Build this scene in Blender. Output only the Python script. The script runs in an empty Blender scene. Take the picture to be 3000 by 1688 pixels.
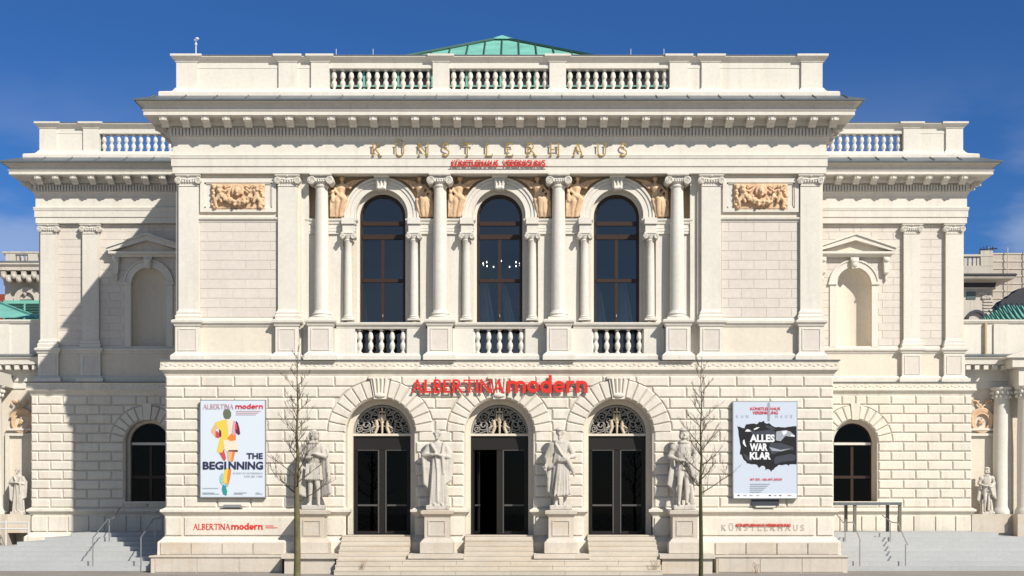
import bpy, bmesh, math, random
from mathutils import Vector, Matrix, noise
random.seed(7)
S = bpy.context.scene
C = S.collection
R = math.radians
D0 = 45.0          # camera to facade
H0 = 2.2            # eye height

# ---------------------------------------------------------------- camera
cam = bpy.data.cameras.new('camera'); co = bpy.data.objects.new('camera', cam); C.objects.link(co)
co.location = (0.435, -D0, H0); co.rotation_euler = (math.pi/2, 0, 0)
cam.sensor_width = 36; cam.lens = 85*D0/3000*36; cam.shift_y = (1488-844)/3000
cam.clip_start = 0.1; cam.clip_end = 5000
S.camera = co

# ---------------------------------------------------------------- world, sun, exposure
SUN_EL, SUN_AZ = R(38.2), R(141.0)      # azimuth clockwise from +Y
w = bpy.data.worlds.new('World'); S.world = w; w.use_nodes = True
nt = w.node_tree; nd = nt.nodes; lk = nt.links
bg = nd['Background']; bg.inputs[1].default_value = 0.058
sky = nd.new('ShaderNodeTexSky'); sky.sky_type = 'NISHITA'; sky.sun_disc = False
sky.sun_elevation = SUN_EL; sky.sun_rotation = SUN_AZ
sky.altitude = 600; sky.air_density = 1.0; sky.dust_density = 0.35; sky.ozone_density = 3.0
tc = nd.new('ShaderNodeTexCoord')
sep = nd.new('ShaderNodeSeparateXYZ'); lk.new(tc.outputs['Generated'], sep.inputs[0])
# polarised deep blue away from the sun, fading smoothly to untouched sky on the sun's side
dot = nd.new('ShaderNodeVectorMath'); dot.operation = 'DOT_PRODUCT'
lk.new(tc.outputs['Generated'], dot.inputs[0]); dot.inputs[1].default_value = (-0.35, 0.93, 0.1)
mr = nd.new('ShaderNodeMapRange'); mr.interpolation_type = 'SMOOTHSTEP'
mr.inputs['From Min'].default_value = -0.5; mr.inputs['From Max'].default_value = 0.75
lk.new(dot.outputs['Value'], mr.inputs['Value'])
tint = nd.new('ShaderNodeMixRGB'); tint.blend_type = 'MULTIPLY'
tint.inputs['Color2'].default_value = (0.32, 0.66, 1.12, 1)
lk.new(mr.outputs[0], tint.inputs['Fac']); lk.new(sky.outputs[0], tint.inputs['Color1'])
# thin wisps of cloud low over the horizon
mp = nd.new('ShaderNodeMapping'); mp.inputs['Scale'].default_value = (3.2, 3.2, 8.5); mp.inputs['Location'].default_value = (0.7, 0.3, 0.35)
lk.new(tc.outputs['Generated'], mp.inputs[0])
nz = nd.new('ShaderNodeTexNoise'); nz.inputs['Scale'].default_value = 1.6; nz.inputs['Detail'].default_value = 7; nz.inputs['Roughness'].default_value = 0.55
lk.new(mp.outputs[0], nz.inputs['Vector'])
cr = nd.new('ShaderNodeMapRange'); cr.interpolation_type = 'SMOOTHSTEP'
cr.inputs['From Min'].default_value = 0.38; cr.inputs['From Max'].default_value = 0.58
lk.new(nz.outputs['Fac'], cr.inputs['Value'])
el = nd.new('ShaderNodeMapRange'); el.interpolation_type = 'SMOOTHSTEP'
el.inputs['From Min'].default_value = 0.33; el.inputs['From Max'].default_value = 0.10
lk.new(sep.outputs['Z'], el.inputs['Value'])
mm = nd.new('ShaderNodeMath'); mm.operation = 'MULTIPLY'; lk.new(cr.outputs[0], mm.inputs[0]); lk.new(el.outputs[0], mm.inputs[1])
m2 = nd.new('ShaderNodeMath'); m2.operation = 'MULTIPLY'; lk.new(mm.outputs[0], m2.inputs[0]); m2.inputs[1].default_value = 0.55
cl = nd.new('ShaderNodeMixRGB'); cl.inputs['Color2'].default_value = (7.2, 7.9, 9.4, 1)
lk.new(m2.outputs[0], cl.inputs['Fac']); lk.new(tint.outputs[0], cl.inputs['Color1'])
lk.new(cl.outputs[0], bg.inputs[0])

sl = bpy.data.lights.new('sun', 'SUN'); sl.energy = 3.75; sl.angle = R(0.53); sl.color = (1.0, 0.95, 0.865)
so = bpy.data.objects.new('sun', sl); C.objects.link(so)
sd = Vector((math.sin(SUN_AZ)*math.cos(SUN_EL), math.cos(SUN_AZ)*math.cos(SUN_EL), math.sin(SUN_EL)))
so.rotation_euler = sd.to_track_quat('Z', 'Y').to_euler(); so.location = (20, -30, 30)
S.view_settings.view_transform = 'Standard'; S.view_settings.look = 'None'
S.view_settings.exposure = 0.50; S.view_settings.gamma = 1; S.view_settings.use_curve_mapping = False
S.render.engine = 'CYCLES'
S.cycles.max_bounces = 6; S.cycles.diffuse_bounces = 2; S.cycles.glossy_bounces = 3; S.cycles.transparent_max_bounces = 8

# ---------------------------------------------------------------- measuring from the photograph (metres)
def ZP(py, y=0.0): return H0 + (1488-py)/85*(1+y/D0)
def XP(px, y=0.0): return 0.435 + (px-1500)/85*(1+y/D0)
Z = {k: ZP(k) for k in (162,180,262,275,288,292,297,312,325,337,358,375,402,405,415,416,453,455,465,466,487,488,508,510,
     545,630,640,650,915,930,937,942,955,965,1035,1052,1060,1085,1103,1485,1488,1512,1572,1587,1630)}
YW = 7.87           # wings stand this far back

# ---------------------------------------------------------------- materials
MATS = {}
def principled(name, col, rough=0.8, metal=0.0, spec=0.3):
    m = bpy.data.materials.new(name); m.use_nodes = True
    b = m.node_tree.nodes['Principled BSDF']
    b.inputs['Base Color'].default_value = (*col, 1); b.inputs['Roughness'].default_value = rough
    b.inputs['Metallic'].default_value = metal; b.inputs['Specular IOR Level'].default_value = spec
    MATS[name] = m
    return m, m.node_tree, b
def masonry(name, col, var=0.06, scale=1.2, streak=0.10, fine=0.05, rough=0.86, rnd=0.05, dirtcol=(0.62, 0.55, 0.46), bump=0.12, stain=0.0, staincol=(0.5, 0.32, 0.16), stainscale=(0.5, 0.5, 1.4)):
    m, t, b = principled(name, col, rough)
    n = t.nodes; l = t.links
    geo = n.new('ShaderNodeNewGeometry')
    def noise_(sc, det=5, rg=0.6):
        mp = n.new('ShaderNodeMapping'); mp.inputs['Scale'].default_value = sc; l.new(geo.outputs['Position'], mp.inputs[0])
        z = n.new('ShaderNodeTexNoise'); z.inputs['Scale'].default_value = 1; z.inputs['Detail'].default_value = det; z.inputs['Roughness'].default_value = rg
        l.new(mp.outputs[0], z.inputs['Vector']); return z
    def mrange(src, a, b_, c, d):
        r = n.new('ShaderNodeMapRange'); r.inputs['From Min'].default_value = a; r.inputs['From Max'].default_value = b_
        r.inputs['To Min'].default_value = c; r.inputs['To Max'].default_value = d; l.new(src, r.inputs['Value']); return r.outputs[0]
    def mult(col_out, fac):
        x = n.new('ShaderNodeVectorMath'); x.operation = 'SCALE'; l.new(col_out, x.inputs[0]); l.new(fac, x.inputs['Scale']); return x.outputs[0]
    rgb = n.new('ShaderNodeRGB'); rgb.outputs[0].default_value = (*col, 1)
    cur = rgb.outputs[0]
    big = noise_((scale*0.5, scale*0.5, scale*0.5))
    cur = mult(cur, mrange(big.outputs['Fac'], 0.3, 0.7, 1-var, 1+var))
    fi = noise_((9, 9, 9), 4)
    cur = mult(cur, mrange(fi.outputs['Fac'], 0.3, 0.7, 1-fine, 1+fine))
    oi = n.new('ShaderNodeObjectInfo')
    cur = mult(cur, mrange(oi.outputs['Random'], 0, 1, 1-rnd, 1+rnd))
    if streak:
        s1 = noise_((3.5, 3.5, 0.25), 6, 0.7)
        mx = n.new('ShaderNodeMixRGB'); mx.blend_type = 'MULTIPLY'; l.new(cur, mx.inputs['Color1'])
        mx.inputs['Color2'].default_value = (*dirtcol, 1)
        l.new(mrange(s1.outputs['Fac'], 0.5, 0.8, 0, streak*3), mx.inputs['Fac']); cur = mx.outputs[0]
    if stain:
        s2 = noise_(stainscale, 7, 0.65)
        mx = n.new('ShaderNodeMixRGB'); l.new(cur, mx.inputs['Color1']); mx.inputs['Color2'].default_value = (*staincol, 1)
        l.new(mrange(s2.outputs['Fac'], 0.5, 0.75, 0, stain), mx.inputs['Fac']); cur = mx.outputs[0]
    l.new(cur, b.inputs['Base Color'])
    bp = n.new('ShaderNodeBump'); bp.inputs['Strength'].default_value = bump; bp.inputs['Distance'].default_value = 0.02
    fz = noise_((22, 22, 22), 5); l.new(fz.outputs['Fac'], bp.inputs['Height']); l.new(bp.outputs[0], b.inputs['Normal'])
    return m
plaster = masonry('plaster_white', (0.69, 0.65, 0.575), var=0.04, streak=0.10, rnd=0.01)
wallm   = masonry('plaster_cream', (0.69, 0.62, 0.515), var=0.04, streak=0.07, rnd=0.015)
rust    = masonry('stone_cream', (0.70, 0.645, 0.55), var=0.06, streak=0.16, rnd=0.035, bump=0.25)
ashl    = masonry('ashlar_beige', (0.64, 0.585, 0.52), var=0.03, streak=0.05, rnd=0.03)
jointm  = masonry('joint_mortar', (0.62, 0.55, 0.46), var=0.05, streak=0.05)
ochre   = masonry('plaster_ochre', (0.52, 0.38, 0.24), var=0.05, streak=0.08)
terra   = masonry('terracotta', (0.68, 0.47, 0.295), var=0.16, scale=6, streak=0.12, dirtcol=(0.5, 0.35, 0.25), bump=0.35)
base    = masonry('base_limestone', (0.58, 0.52, 0.44), var=0.08, streak=0.15, rnd=0.05, stain=0.55, staincol=(0.52, 0.36, 0.22), bump=0.3)
stepm   = masonry('step_stone', (0.55, 0.49, 0.405), var=0.08, streak=0.0, rnd=0.05, stain=0.5, staincol=(0.50, 0.38, 0.26), bump=0.3, stainscale=(0.5, 2, 2))
statm   = masonry('weathered_marble', (0.55, 0.51, 0.45), var=0.10, scale=4, streak=0.30, dirtcol=(0.34, 0.30, 0.26), bump=0.4)
concr   = masonry('pale_concrete', (0.43, 0.435, 0.43), var=0.05, streak=0.0, rnd=0.03, bump=0.15, stain=0.25, staincol=(0.40, 0.40, 0.39), stainscale=(1.2, 1.2, 1.2))
pave    = masonry('pavement_stone', (0.27, 0.245, 0.215), var=0.10, streak=0.0, bump=0.3, stain=0.3, staincol=(0.33, 0.30, 0.27), stainscale=(0.6, 0.6, 0.6))
farwall = masonry('far_plaster', (0.55, 0.50, 0.43), var=0.08, streak=0.25, bump=0.1)
copper  = masonry('green_copper', (0.20, 0.50, 0.40), var=0.16, scale=2, streak=0.28, dirtcol=(0.45, 0.7, 0.62), rough=0.6, bump=0.1)
copdark = masonry('dark_copper', (0.05, 0.11, 0.085), var=0.10, streak=0.0, rough=0.6)
netm    = masonry('scaffold_net', (0.50, 0.44, 0.37), var=0.12, scale=1.0, streak=0.2, bump=0.3)
barkm   = masonry('tree_bark', (0.145, 0.125, 0.062), var=0.25, scale=8, streak=0.2, dirtcol=(0.4, 0.4, 0.35), bump=0.6)
twigm   = principled('twig_brown', (0.085, 0.062, 0.043), 0.8)[0]
bark2   = masonry('dark_mossy_bark', (0.055, 0.06, 0.025), var=0.25, scale=8, streak=0.2, bump=0.6)
zinc    = masonry('zinc_sheet', (0.135, 0.155, 0.165), var=0.15, scale=2, streak=0.2, dirtcol=(0.6, 0.6, 0.6), rough=0.45, bump=0.05)
brown   = principled('window_brown', (0.040, 0.022, 0.015), 0.45)[0]
darkm   = principled('door_black', (0.016, 0.014, 0.012), 0.5)[0]
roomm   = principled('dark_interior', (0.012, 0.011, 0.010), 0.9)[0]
steel   = principled('brushed_steel', (0.42, 0.42, 0.42), 0.4, 0.7)[0]
steeld  = principled('dull_door_steel', (0.10, 0.095, 0.09), 0.5, 0.2)[0]
irongr  = principled('grey_iron', (0.30, 0.29, 0.26), 0.5, 0.1)[0]
ironlt  = principled('gilt_cream_iron', (0.60, 0.50, 0.36), 0.5)[0]
gold    = principled('gold_leaf', (0.42, 0.26, 0.05), 0.4, 0.3)[0]
red     = principled('sign_red', (0.66, 0.035, 0.025), 0.45)[0]
engr    = principled('engraved_grey', (0.44, 0.40, 0.34), 0.8)[0]
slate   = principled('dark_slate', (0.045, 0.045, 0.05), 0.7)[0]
def flat(name, col, rough=0.6): return principled(name, col, rough)[0]
bulbm = bpy.data.materials.new('lit_bulb'); bulbm.use_nodes = True
_b = bulbm.node_tree.nodes['Principled BSDF']; _b.inputs['Emission Color'].default_value = (1, 0.9, 0.75, 1); _b.inputs['Emission Strength'].default_value = 6.0
def glassmat(name, tintc, ior, rough=0.02):
    m = bpy.data.materials.new(name); m.use_nodes = True; t = m.node_tree; n = t.nodes; l = t.links; n.clear()
    o = n.new('ShaderNodeOutputMaterial'); mix = n.new('ShaderNodeMixShader'); tr = n.new('ShaderNodeBsdfTransparent'); gl = n.new('ShaderNodeBsdfGlossy')
    tr.inputs[0].default_value = (*tintc, 1); gl.inputs['Roughness'].default_value = rough; gl.inputs[0].default_value = (0.8, 0.9, 1.0, 1)
    fr = n.new('ShaderNodeFresnel'); fr.inputs[0].default_value = ior
    bp = n.new('ShaderNodeBump'); bp.inputs['Strength'].default_value = 0.05; z = n.new('ShaderNodeTexNoise'); z.inputs['Scale'].default_value = 0.8
    g = n.new('ShaderNodeNewGeometry'); l.new(g.outputs['Position'], z.inputs['Vector']); l.new(z.outputs['Fac'], bp.inputs['Height']); l.new(bp.outputs[0], gl.inputs['Normal'])
    l.new(fr.outputs[0], mix.inputs[0]); l.new(tr.outputs[0], mix.inputs[1]); l.new(gl.outputs[0], mix.inputs[2]); l.new(mix.outputs[0], o.inputs[0])
    return m
glass = glassmat('window_glass', (0.55, 0.6, 0.65), 1.9)
glassd = glassmat('door_glass', (0.25, 0.25, 0.25), 1.22)

# ---------------------------------------------------------------- mesh builder
class MB:
    def __init__(s): s.v = []; s.f = []
    def add(s, vs, fs):
        o = len(s.v); s.v += [tuple(p) for p in vs]; s.f += [tuple(i+o for i in f) for f in fs]; return s
    def box(s, x0, x1, y0, y1, z0, z1):
        if x0 > x1: x0, x1 = x1, x0
        return s.add([(x0,y0,z0),(x1,y0,z0),(x1,y1,z0),(x0,y1,z0),(x0,y0,z1),(x1,y0,z1),(x1,y1,z1),(x0,y1,z1)],
              [(0,1,5,4),(1,2,6,5),(2,3,7,6),(3,0,4,7),(4,5,6,7),(0,3,2,1)])
    def sweep(s, path, prof, cap=True):
        """profile [(out, z)] carried along a plan path with mitred corners"""
        n = len(path); cols = []
        for i, p in enumerate(path):
            p = Vector(p); d = []
            if i > 0: d.append((p-Vector(path[i-1])).normalized())
            if i < n-1: d.append((Vector(path[i+1])-p).normalized())
            nn = [Vector((q.y, -q.x)) for q in d]
            m = nn[0] if len(nn) == 1 else (nn[0]+nn[1])/(1+nn[0].dot(nn[1]))
            cols.append([(p.x+m.x*o, p.y+m.y*o, z) for o, z in prof])
        k = len(prof); vs = [q for c in cols for q in c]
        fs = [(i*k+j, (i+1)*k+j, (i+1)*k+j+1, i*k+j+1) for i in range(n-1) for j in range(k-1)]
        if cap: fs += [tuple(range(k))[::-1], tuple((n-1)*k+j for j in range(k))]
        return s.add(vs, fs)
    def lathe(s, cx, cy, prof, seg=16):
        vs = []; fs = []; k = len(prof)
        for i in range(seg):
            a = 2*math.pi*i/seg
            vs += [(cx+r*math.cos(a), cy+r*math.sin(a), z) for r, z in prof]
        for i in range(seg):
            j = (i+1) % seg
            fs += [(i*k+q, j*k+q, j*k+q+1, i*k+q+1) for q in range(k-1)]
        fs.append(tuple(i*k+k-1 for i in range(seg))); fs.append(tuple(i*k for i in range(seg))[::-1])
        return s.add(vs, fs)
    def tube(s, pts, rad, seg=6, caps=True):
        pts = [Vector(p) for p in pts]; n = len(pts)
        if not isinstance(rad, (list, tuple)): rad = [rad]*n
        vs = []; up = Vector((0.13, 0.21, 0.97))
        for i, p in enumerate(pts):
            t = (pts[min(i+1, n-1)]-pts[max(i-1, 0)])
            t = t.normalized() if t.length > 1e-9 else Vector((0, 0, 1))
            u = t.cross(up); u = u.normalized() if u.length > 0.05 else t.cross(Vector((1, 0, 0))).normalized(); v = t.cross(u)
            for k in range(seg):
                a = 2*math.pi*k/seg; vs.append(p+(u*math.cos(a)+v*math.sin(a))*rad[i])
        fs = [(i*seg+k, i*seg+(k+1) % seg, (i+1)*seg+(k+1) % seg, (i+1)*seg+k) for i in range(n-1) for k in range(seg)]
        if caps: fs += [tuple(range(seg))[::-1], tuple((n-1)*seg+k for k in range(seg))]
        return s.add(vs, fs)
    def ell(s, c, r, seg=12, rings=8, rot=None):
        vs = []; M = rot.to_matrix() if rot else Matrix.Identity(3); c = Vector(c)
        vs.append(c+M@Vector((0, 0, r[2]))); vs.append(c-M@Vector((0, 0, r[2])))
        for i in range(1, rings):
            th = math.pi*i/rings
            for k in range(seg):
                a = 2*math.pi*k/seg
                vs.append(c+M@Vector((r[0]*math.sin(th)*math.cos(a), r[1]*math.sin(th)*math.sin(a), r[2]*math.cos(th))))
        fs = []
        for k in range(seg):
            q = (k+1) % seg
            fs.append((0, 2+k, 2+q)); b = 2+(rings-2)*seg; fs.append((1, b+q, b+k))
            for i in range(rings-2): a0 = 2+i*seg; a1 = a0+seg; fs.append((a0+k, a1+k, a1+q, a0+q))
        return s.add(vs, fs)
    def cap(s, p0, p1, r0, r1, seg=10):
        s.tube([p0, p1], [r0, r1], seg); s.ell(p0, (r0,)*3, seg, 6); s.ell(p1, (r1,)*3, seg, 6); return s
    def limb(s, pts, rad, seg=10):
        for i in range(len(pts)-1): s.cap(pts[i], pts[i+1], rad[i], rad[i+1], seg)
        return s
    def loft(s, secs, seg=48):
        """sections (z, cx, cy, rx, ry, ripple, folds, phase)"""
        vs = []
        for z, cx, cy, rx, ry, am, nf, ph in secs:
            for k in range(seg):
                a = 2*math.pi*k/seg
                q = 1+1.45*am*(math.sin(nf*a+ph)+0.5*math.sin((nf*2+1)*a+ph*1.7))
                vs.append((cx+rx*q*math.cos(a), cy+ry*q*math.sin(a), z))
        n = len(secs)
        fs = [(i*seg+k, i*seg+(k+1) % seg, (i+1)*seg+(k+1) % seg, (i+1)*seg+k) for i in range(n-1) for k in range(seg)]
        fs += [tuple(range(seg))[::-1], tuple((n-1)*seg+k for k in range(seg))]
        return s.add(vs, fs)
    def prism(s, poly, y0, y1):
        """x,z polygon given anticlockwise as seen from the front, from y0 (front) to y1"""
        n = len(poly)
        vs = [(x, y0, z) for x, z in poly]+[(x, y1, z) for x, z in poly]
        fs = [tuple(range(n)), tuple(range(n, 2*n))[::-1]]+[(i, i+n, (i+1) % n+n, (i+1) % n) for i in range(n)]
        return s.add(vs, fs)
    def face(s, poly, y): return s.add([(x, y, z) for x, z in poly], [tuple(range(len(poly)))])
    def archband(s, cx, zs, r0, r1, y0, y1, z0=None, seg=28):
        """flat ring r0..r1 over the springing zs, with legs down to z0"""
        pin = []; pout = []
        if z0 is not None: pin.append((cx+r0, z0)); pout.append((cx+r1, z0))
        for i in range(seg+1):
            a = math.pi*i/seg; pin.append((cx+r0*math.cos(a), zs+r0*math.sin(a))); pout.append((cx+r1*math.cos(a), zs+r1*math.sin(a)))
        if z0 is not None: pin.append((cx-r0, z0)); pout.append((cx-r1, z0))
        n = len(pin); vs = []
        for y in (y0, y1): vs += [(x, y, z) for x, z in pin]+[(x, y, z) for x, z in pout]
        fs = []
        for i in range(n-1):
            fs += [(i, n+i, n+i+1, i+1), (2*n+i, 2*n+i+1, 3*n+i+1, 3*n+i), (i, i+1, 2*n+i+1, 2*n+i), (n+i, 3*n+i, 3*n+i+1, n+i+1)]
        fs += [(0, 2*n, 3*n, n), (n-1, 2*n-1, 4*n-1, 3*n-1)]
        return s.add(vs, fs)
    def wall(s, x0, x1, z0, z1, y, th, ops, seg=24):
        """wall front at y with arched openings (cx, half, sill, springing) and reveals of depth th"""
        cur = x0; ops = sorted(ops)
        q = lambda a, b, c, d: s.add([(a, y, c), (b, y, c), (b, y, d), (a, y, d)], [(0, 1, 2, 3)])
        for cx, h, zb, zs in ops:
            q(cur, cx-h, z0, z1)
            if zb > z0+1e-4: q(cx-h, cx+h, z0, zb)
            A = [(cx+h*math.cos(math.pi*i/seg), zs+h*math.sin(math.pi*i/seg)) for i in range(seg+1)]
            for i in range(seg):
                (xa, za), (xb, zb_) = A[i], A[i+1]
                s.add([(xa, y, za), (xa, y, z1), (xb, y, z1), (xb, y, zb_)], [(0, 1, 2, 3)])
            L = [(cx+h, zb)]+A+[(cx-h, zb)]
            for i in range(len(L)):
                a, b = L[i], L[(i+1) % len(L)]
                s.add([(a[0], y, a[1]), (b[0], y, b[1]), (b[0], y+th, b[1]), (a[0], y+th, a[1])], [(0, 1, 2, 3)])
            cur = cx+h
        q(cur, x1, z0, z1)
        for xx in (x0, x1): s.add([(xx, y, z0), (xx, y+th, z0), (xx, y+th, z1), (xx, y, z1)], [(0, 1, 2, 3)])
        s.add([(x0, y, z1), (x1, y, z1), (x1, y+th, z1), (x0, y+th, z1)], [(0, 1, 2, 3)])
        return s
    def mirror(s): s.v = [(-x, y, z) for x, y, z in s.v]; s.f = [f[::-1] for f in s.f]; return s
    def shift(s, d): s.v = [(x+d[0], y+d[1], z+d[2]) for x, y, z in s.v]; return s
    def mesh(s, name, m, smooth=False):
        me = bpy.data.meshes.new(name); me.from_pydata(s.v, [], s.f); me.materials.append(m)
        if smooth:
            me.polygons.foreach_set('use_smooth', [True]*len(me.polygons))
            try: me.set_sharp_from_angle(angle=R(smooth if smooth is not True else 40))
            except Exception: pass
        me.update(); return me
    def build(s, name, m, parent=None, smooth=False, loc=None):
        return link(name, s.mesh(name, m, smooth), parent, loc)
def link(name, me, parent=None, loc=None, rz=0):
    o = bpy.data.objects.new(name, me); C.objects.link(o)
    if parent: o.parent = parent
    if loc is not None: o.location = loc
    if rz: o.rotation_euler = (0, 0, rz)
    return o
def empty(name, label=None, cat=None, loc=(0, 0, 0), parent=None, group=None, kind=None):
    o = bpy.data.objects.new(name, None); C.objects.link(o); o.location = loc; o.empty_display_size = 0.3
    if parent: o.parent = parent
    tag(o, label, cat, group, kind); return o
def tag(o, label=None, cat=None, group=None, kind=None):
    if label: o['label'] = label
    if cat: o['category'] = cat
    if group: o['group'] = group
    if kind: o['kind'] = kind
    return o
def copy_tree(o, parent=None):
    c = o.copy(); C.objects.link(c); c.parent = parent
    for ch in list(o.children): copy_tree(ch, c)
    return c
def sculpt(mb, voxel, name, m, smooth=1):
    me = mb.mesh(name, m); o = bpy.data.objects.new('tmp', me); C.objects.link(o)
    md = o.modifiers.new('r', 'REMESH'); md.mode = 'VOXEL'; md.voxel_size = voxel; md.use_smooth_shade = True
    if smooth:
        sm = o.modifiers.new('s', 'SMOOTH'); sm.iterations = smooth; sm.factor = 0.5
    dg = bpy.context.evaluated_depsgraph_get(); dg.update()
    r = bpy.data.meshes.new_from_object(o.evaluated_get(dg)); r.name = name
    if not r.materials: r.materials.append(m)
    bpy.data.objects.remove(o); return r

# ================================================================= GROUND
g = MB(); g.add([(-900, -400, 0), (900, -400, 0), (900, 1500, 0), (-900, 1500, 0)], [(0, 1, 2, 3)])
tag(g.build('ground', pave), kind='structure')

# ================================================================= MUSEUM
mus = empty('museum_building', 'cream neoclassical museum with arched entrances, columned upper floor and green copper roof', 'building')
WX = 11.27; GX = 11.50; WWX = 18.86; GWX = 19.03; BK = 14.0
PU = [(-WWX, BK), (-WWX, YW), (-WX, YW), (-WX, 0.0), (WX, 0.0), (WX, YW), (WWX, YW), (WWX, BK)]
PG = [(-GWX, BK), (-GWX, YW), (-GX, YW), (-GX, 0.0), (GX, 0.0), (GX, YW), (GWX, YW), (GWX, BK)]

def off(path, d):
    out = []; n = len(path)
    for i, p in enumerate(path):
        p = Vector(p); ds = []
        if i > 0: ds.append((p-Vector(path[i-1])).normalized())
        if i < n-1: ds.append((Vector(path[i+1])-p).normalized())
        nn = [Vector((q.y, -q.x)) for q in ds]
        m = nn[0] if len(nn) == 1 else (nn[0]+nn[1])/(1+nn[0].dot(nn[1]))
        out.append((p.x+m.x*d, p.y+m.y*d))
    return out

# --- entablature and main cornice
zc = lambda py, o: ZP(py, -o)
ent = MB().sweep(PU, [(-0.55, ZP(508)), (0.0, ZP(508)), (0.0, ZP(488)), (0.035, ZP(487.5)), (0.035, ZP(467)), (0.055, ZP(465)), (0.07, ZP(459)), (0.08, ZP(457)), (0.08, ZP(455)),
      (0.0, ZP(452)), (0.0, ZP(414)), (0.03, ZP(413)), (0.06, ZP(405)), (0.08, ZP(403)), (0.08, ZP(374)), (0.16, ZP(373)), (0.20, ZP(369)), (0.27, ZP(366))], cap=False)
e_ent = ent.build('entablature', plaster, mus)
zsof = zc(337, 0.78)
cor = MB().sweep(PU, [(0.26, ZP(368)), (0.30, zsof-0.004), (0.78, zsof), (0.78, zc(325, 0.78)), (0.81, zc(324, 0.8)), (0.82, zc(321, 0.82)), (0.76, zc(320, 0.8)), (0.755, zc(312, 0.81)), (0.78, zc(305, 0.83)), (0.86, zc(299, 0.88)),
      (0.97, zc(297, 0.97)), (1.01, zc(293, 1.01))], cap=False)
e_cor = cor.build('cornice', plaster, mus)
zg = zc(292, 1.03)
zin = MB().sweep(PU, [(0.99, zg-0.03), (1.05, zg-0.02), (1.06, zg+0.03), (1.02, zg+0.05), (0.34, zg+0.36)], cap=False)
# standing seams on the zinc
def along(path, off_, pitch):
    P = off(path, off_); res = []
    for i in range(len(P)-1):
        a, b = Vector(P[i]), Vector(P[i+1]); L = (b-a).length; n = max(1, int(L/pitch)); d = (b-a)/L
        for k in range(n): res.append((a+d*(k+0.5)*L/n, d))
    return res
for p, d in along(PU[1:-1], 1.02, 1.03):
    nn = Vector((d.y, -d.x)); q = p-nn*0.60
    a = Vector((p.x, p.y, zg+0.05)); b = Vector((q.x, q.y, zg+0.33))
    zin.tube([a+Vector((0, 0, .02)), b+Vector((0, 0, .02))], 0.022, 4)
zin.build('gutter_flashing', zinc, e_cor)
# --- dentils (too small to pick apart)
den = MB()
for p, d in along(PU[1:-1], 0.08, 0.118):
    nn = Vector((d.y, -d.x)); h = 0.036
    a = p-d*h; b = p+d*h; c = b+nn*0.085; e = a+nn*0.085
    z0, z1 = ZP(401), ZP(380)
    den.add([(a.x, a.y, z0), (b.x, b.y, z0), (c.x, c.y, z0), (e.x, e.y, z0), (a.x, a.y, z1), (b.x, b.y, z1), (c.x, c.y, z1), (e.x, e.y, z1)],
            [(0, 1, 2, 3), (4, 7, 6, 5), (0, 4, 5, 1), (1, 5, 6, 2), (2, 6, 7, 3), (3, 7, 4, 0)])
tag(den.build('dentils', plaster, e_ent), kind='stuff')
# --- modillions: scrolled brackets
mo = MB()
prof = [(0.30, 0.0), (0.70, 0.0), (0.715, -0.06), (0.70, -0.14), (0.63, -0.18), (0.55, -0.16), (0.48, -0.19), (0.41, -0.27), (0.34, -0.30), (0.30, -0.27)]
n = len(prof)
vs = [(-0.125, -o, z) for o, z in prof]+[(0.125, -o, z) for o, z in prof]
mo.add(vs, [tuple(range(n)), tuple(range(n, 2*n))[::-1]]+[(i, i+n, (i+1) % n+n, (i+1) % n) for i in range(n)])
mo.box(-0.155, 0.155, -0.74, -0.30, -0.045, -0.003)
for sx in (-1, 1):
    mo.tube([(sx*0.105, -0.60, -0.075), (sx*0.14, -0.60, -0.075)], 0.055, 10); mo.tube([(sx*0.105, -0.37, -0.17), (sx*0.14, -0.37, -0.17)], 0.06, 10)
mo.box(-0.045, 0.045, -0.735, -0.5, -0.15, -0.06)
mome = mo.mesh('modillion', plaster)
for i in range(33): link('modillion', mome, e_cor, (-11.41+i*0.713, 0, zsof))
for s in (-1, 1):
    for i in range(11):
        x = 12.12+i*0.713
        if x < 19.2: link('modillion', mome, e_cor, (s*x, YW, zsof))
    for y in (0.55, 1.26, 1.98, 2.69, 3.4, 4.12, 4.83): link('modillion', mome, e_cor, (s*WX, y, zsof), rz=s*math.pi/2)
    for y in (YW+0.5, YW+1.2): link('modillion', mome, e_cor, (s*WWX, y, zsof), rz=s*math.pi/2)

# --- attic parapet
def balmesh(h, name, m):
    p = [(0.075, 0), (0.085, 0.0), (0.085, 0.05), (0.05, 0.08), (0.045, 0.12), (0.085, 0.22), (0.098, 0.32), (0.085, 0.42), (0.05, 0.47), (0.062, 0.50), (0.05, 0.53),
         (0.085, 0.60), (0.093, 0.68), (0.075, 0.80), (0.045, 0.90), (0.04, 0.93), (0.08, 0.955), (0.08, 1.0)]
    return MB().lathe(0, 0, [(r, z*h) for r, z in p], 12).mesh(name, m, smooth=50)
AY = 0.12
zp0, zp1, zp2 = ZP(275, AY), ZP(262, AY), ZP(180, AY); zp3 = ZP(162, AY); zrail = ZP(200, AY)
PPA = off(PU, -AY)
par = MB()
par.sweep(PPA, [(-0.5, zp0-0.5), (0.50, zp0-0.5), (0.50, zp0-0.10), (0.47, zp0-0.06), (0.14, zp0+0.05), (0.10, zp0+0.10), (0.02, zp1), (-0.30, zp1)], cap=False)       # continuous plinth
par.sweep(PPA, [(-0.34, ZP(200, AY)), (0.0, ZP(200, AY)), (0.0, ZP(184, AY)), (0.04, ZP(181, AY)), (0.10, ZP(175, AY)), (0.16, ZP(171, AY)), (0.16, ZP(167, AY)), (-0.42, ZP(166, AY))], cap=False)
e_par = par.build('parapet', plaster, mus)
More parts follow.
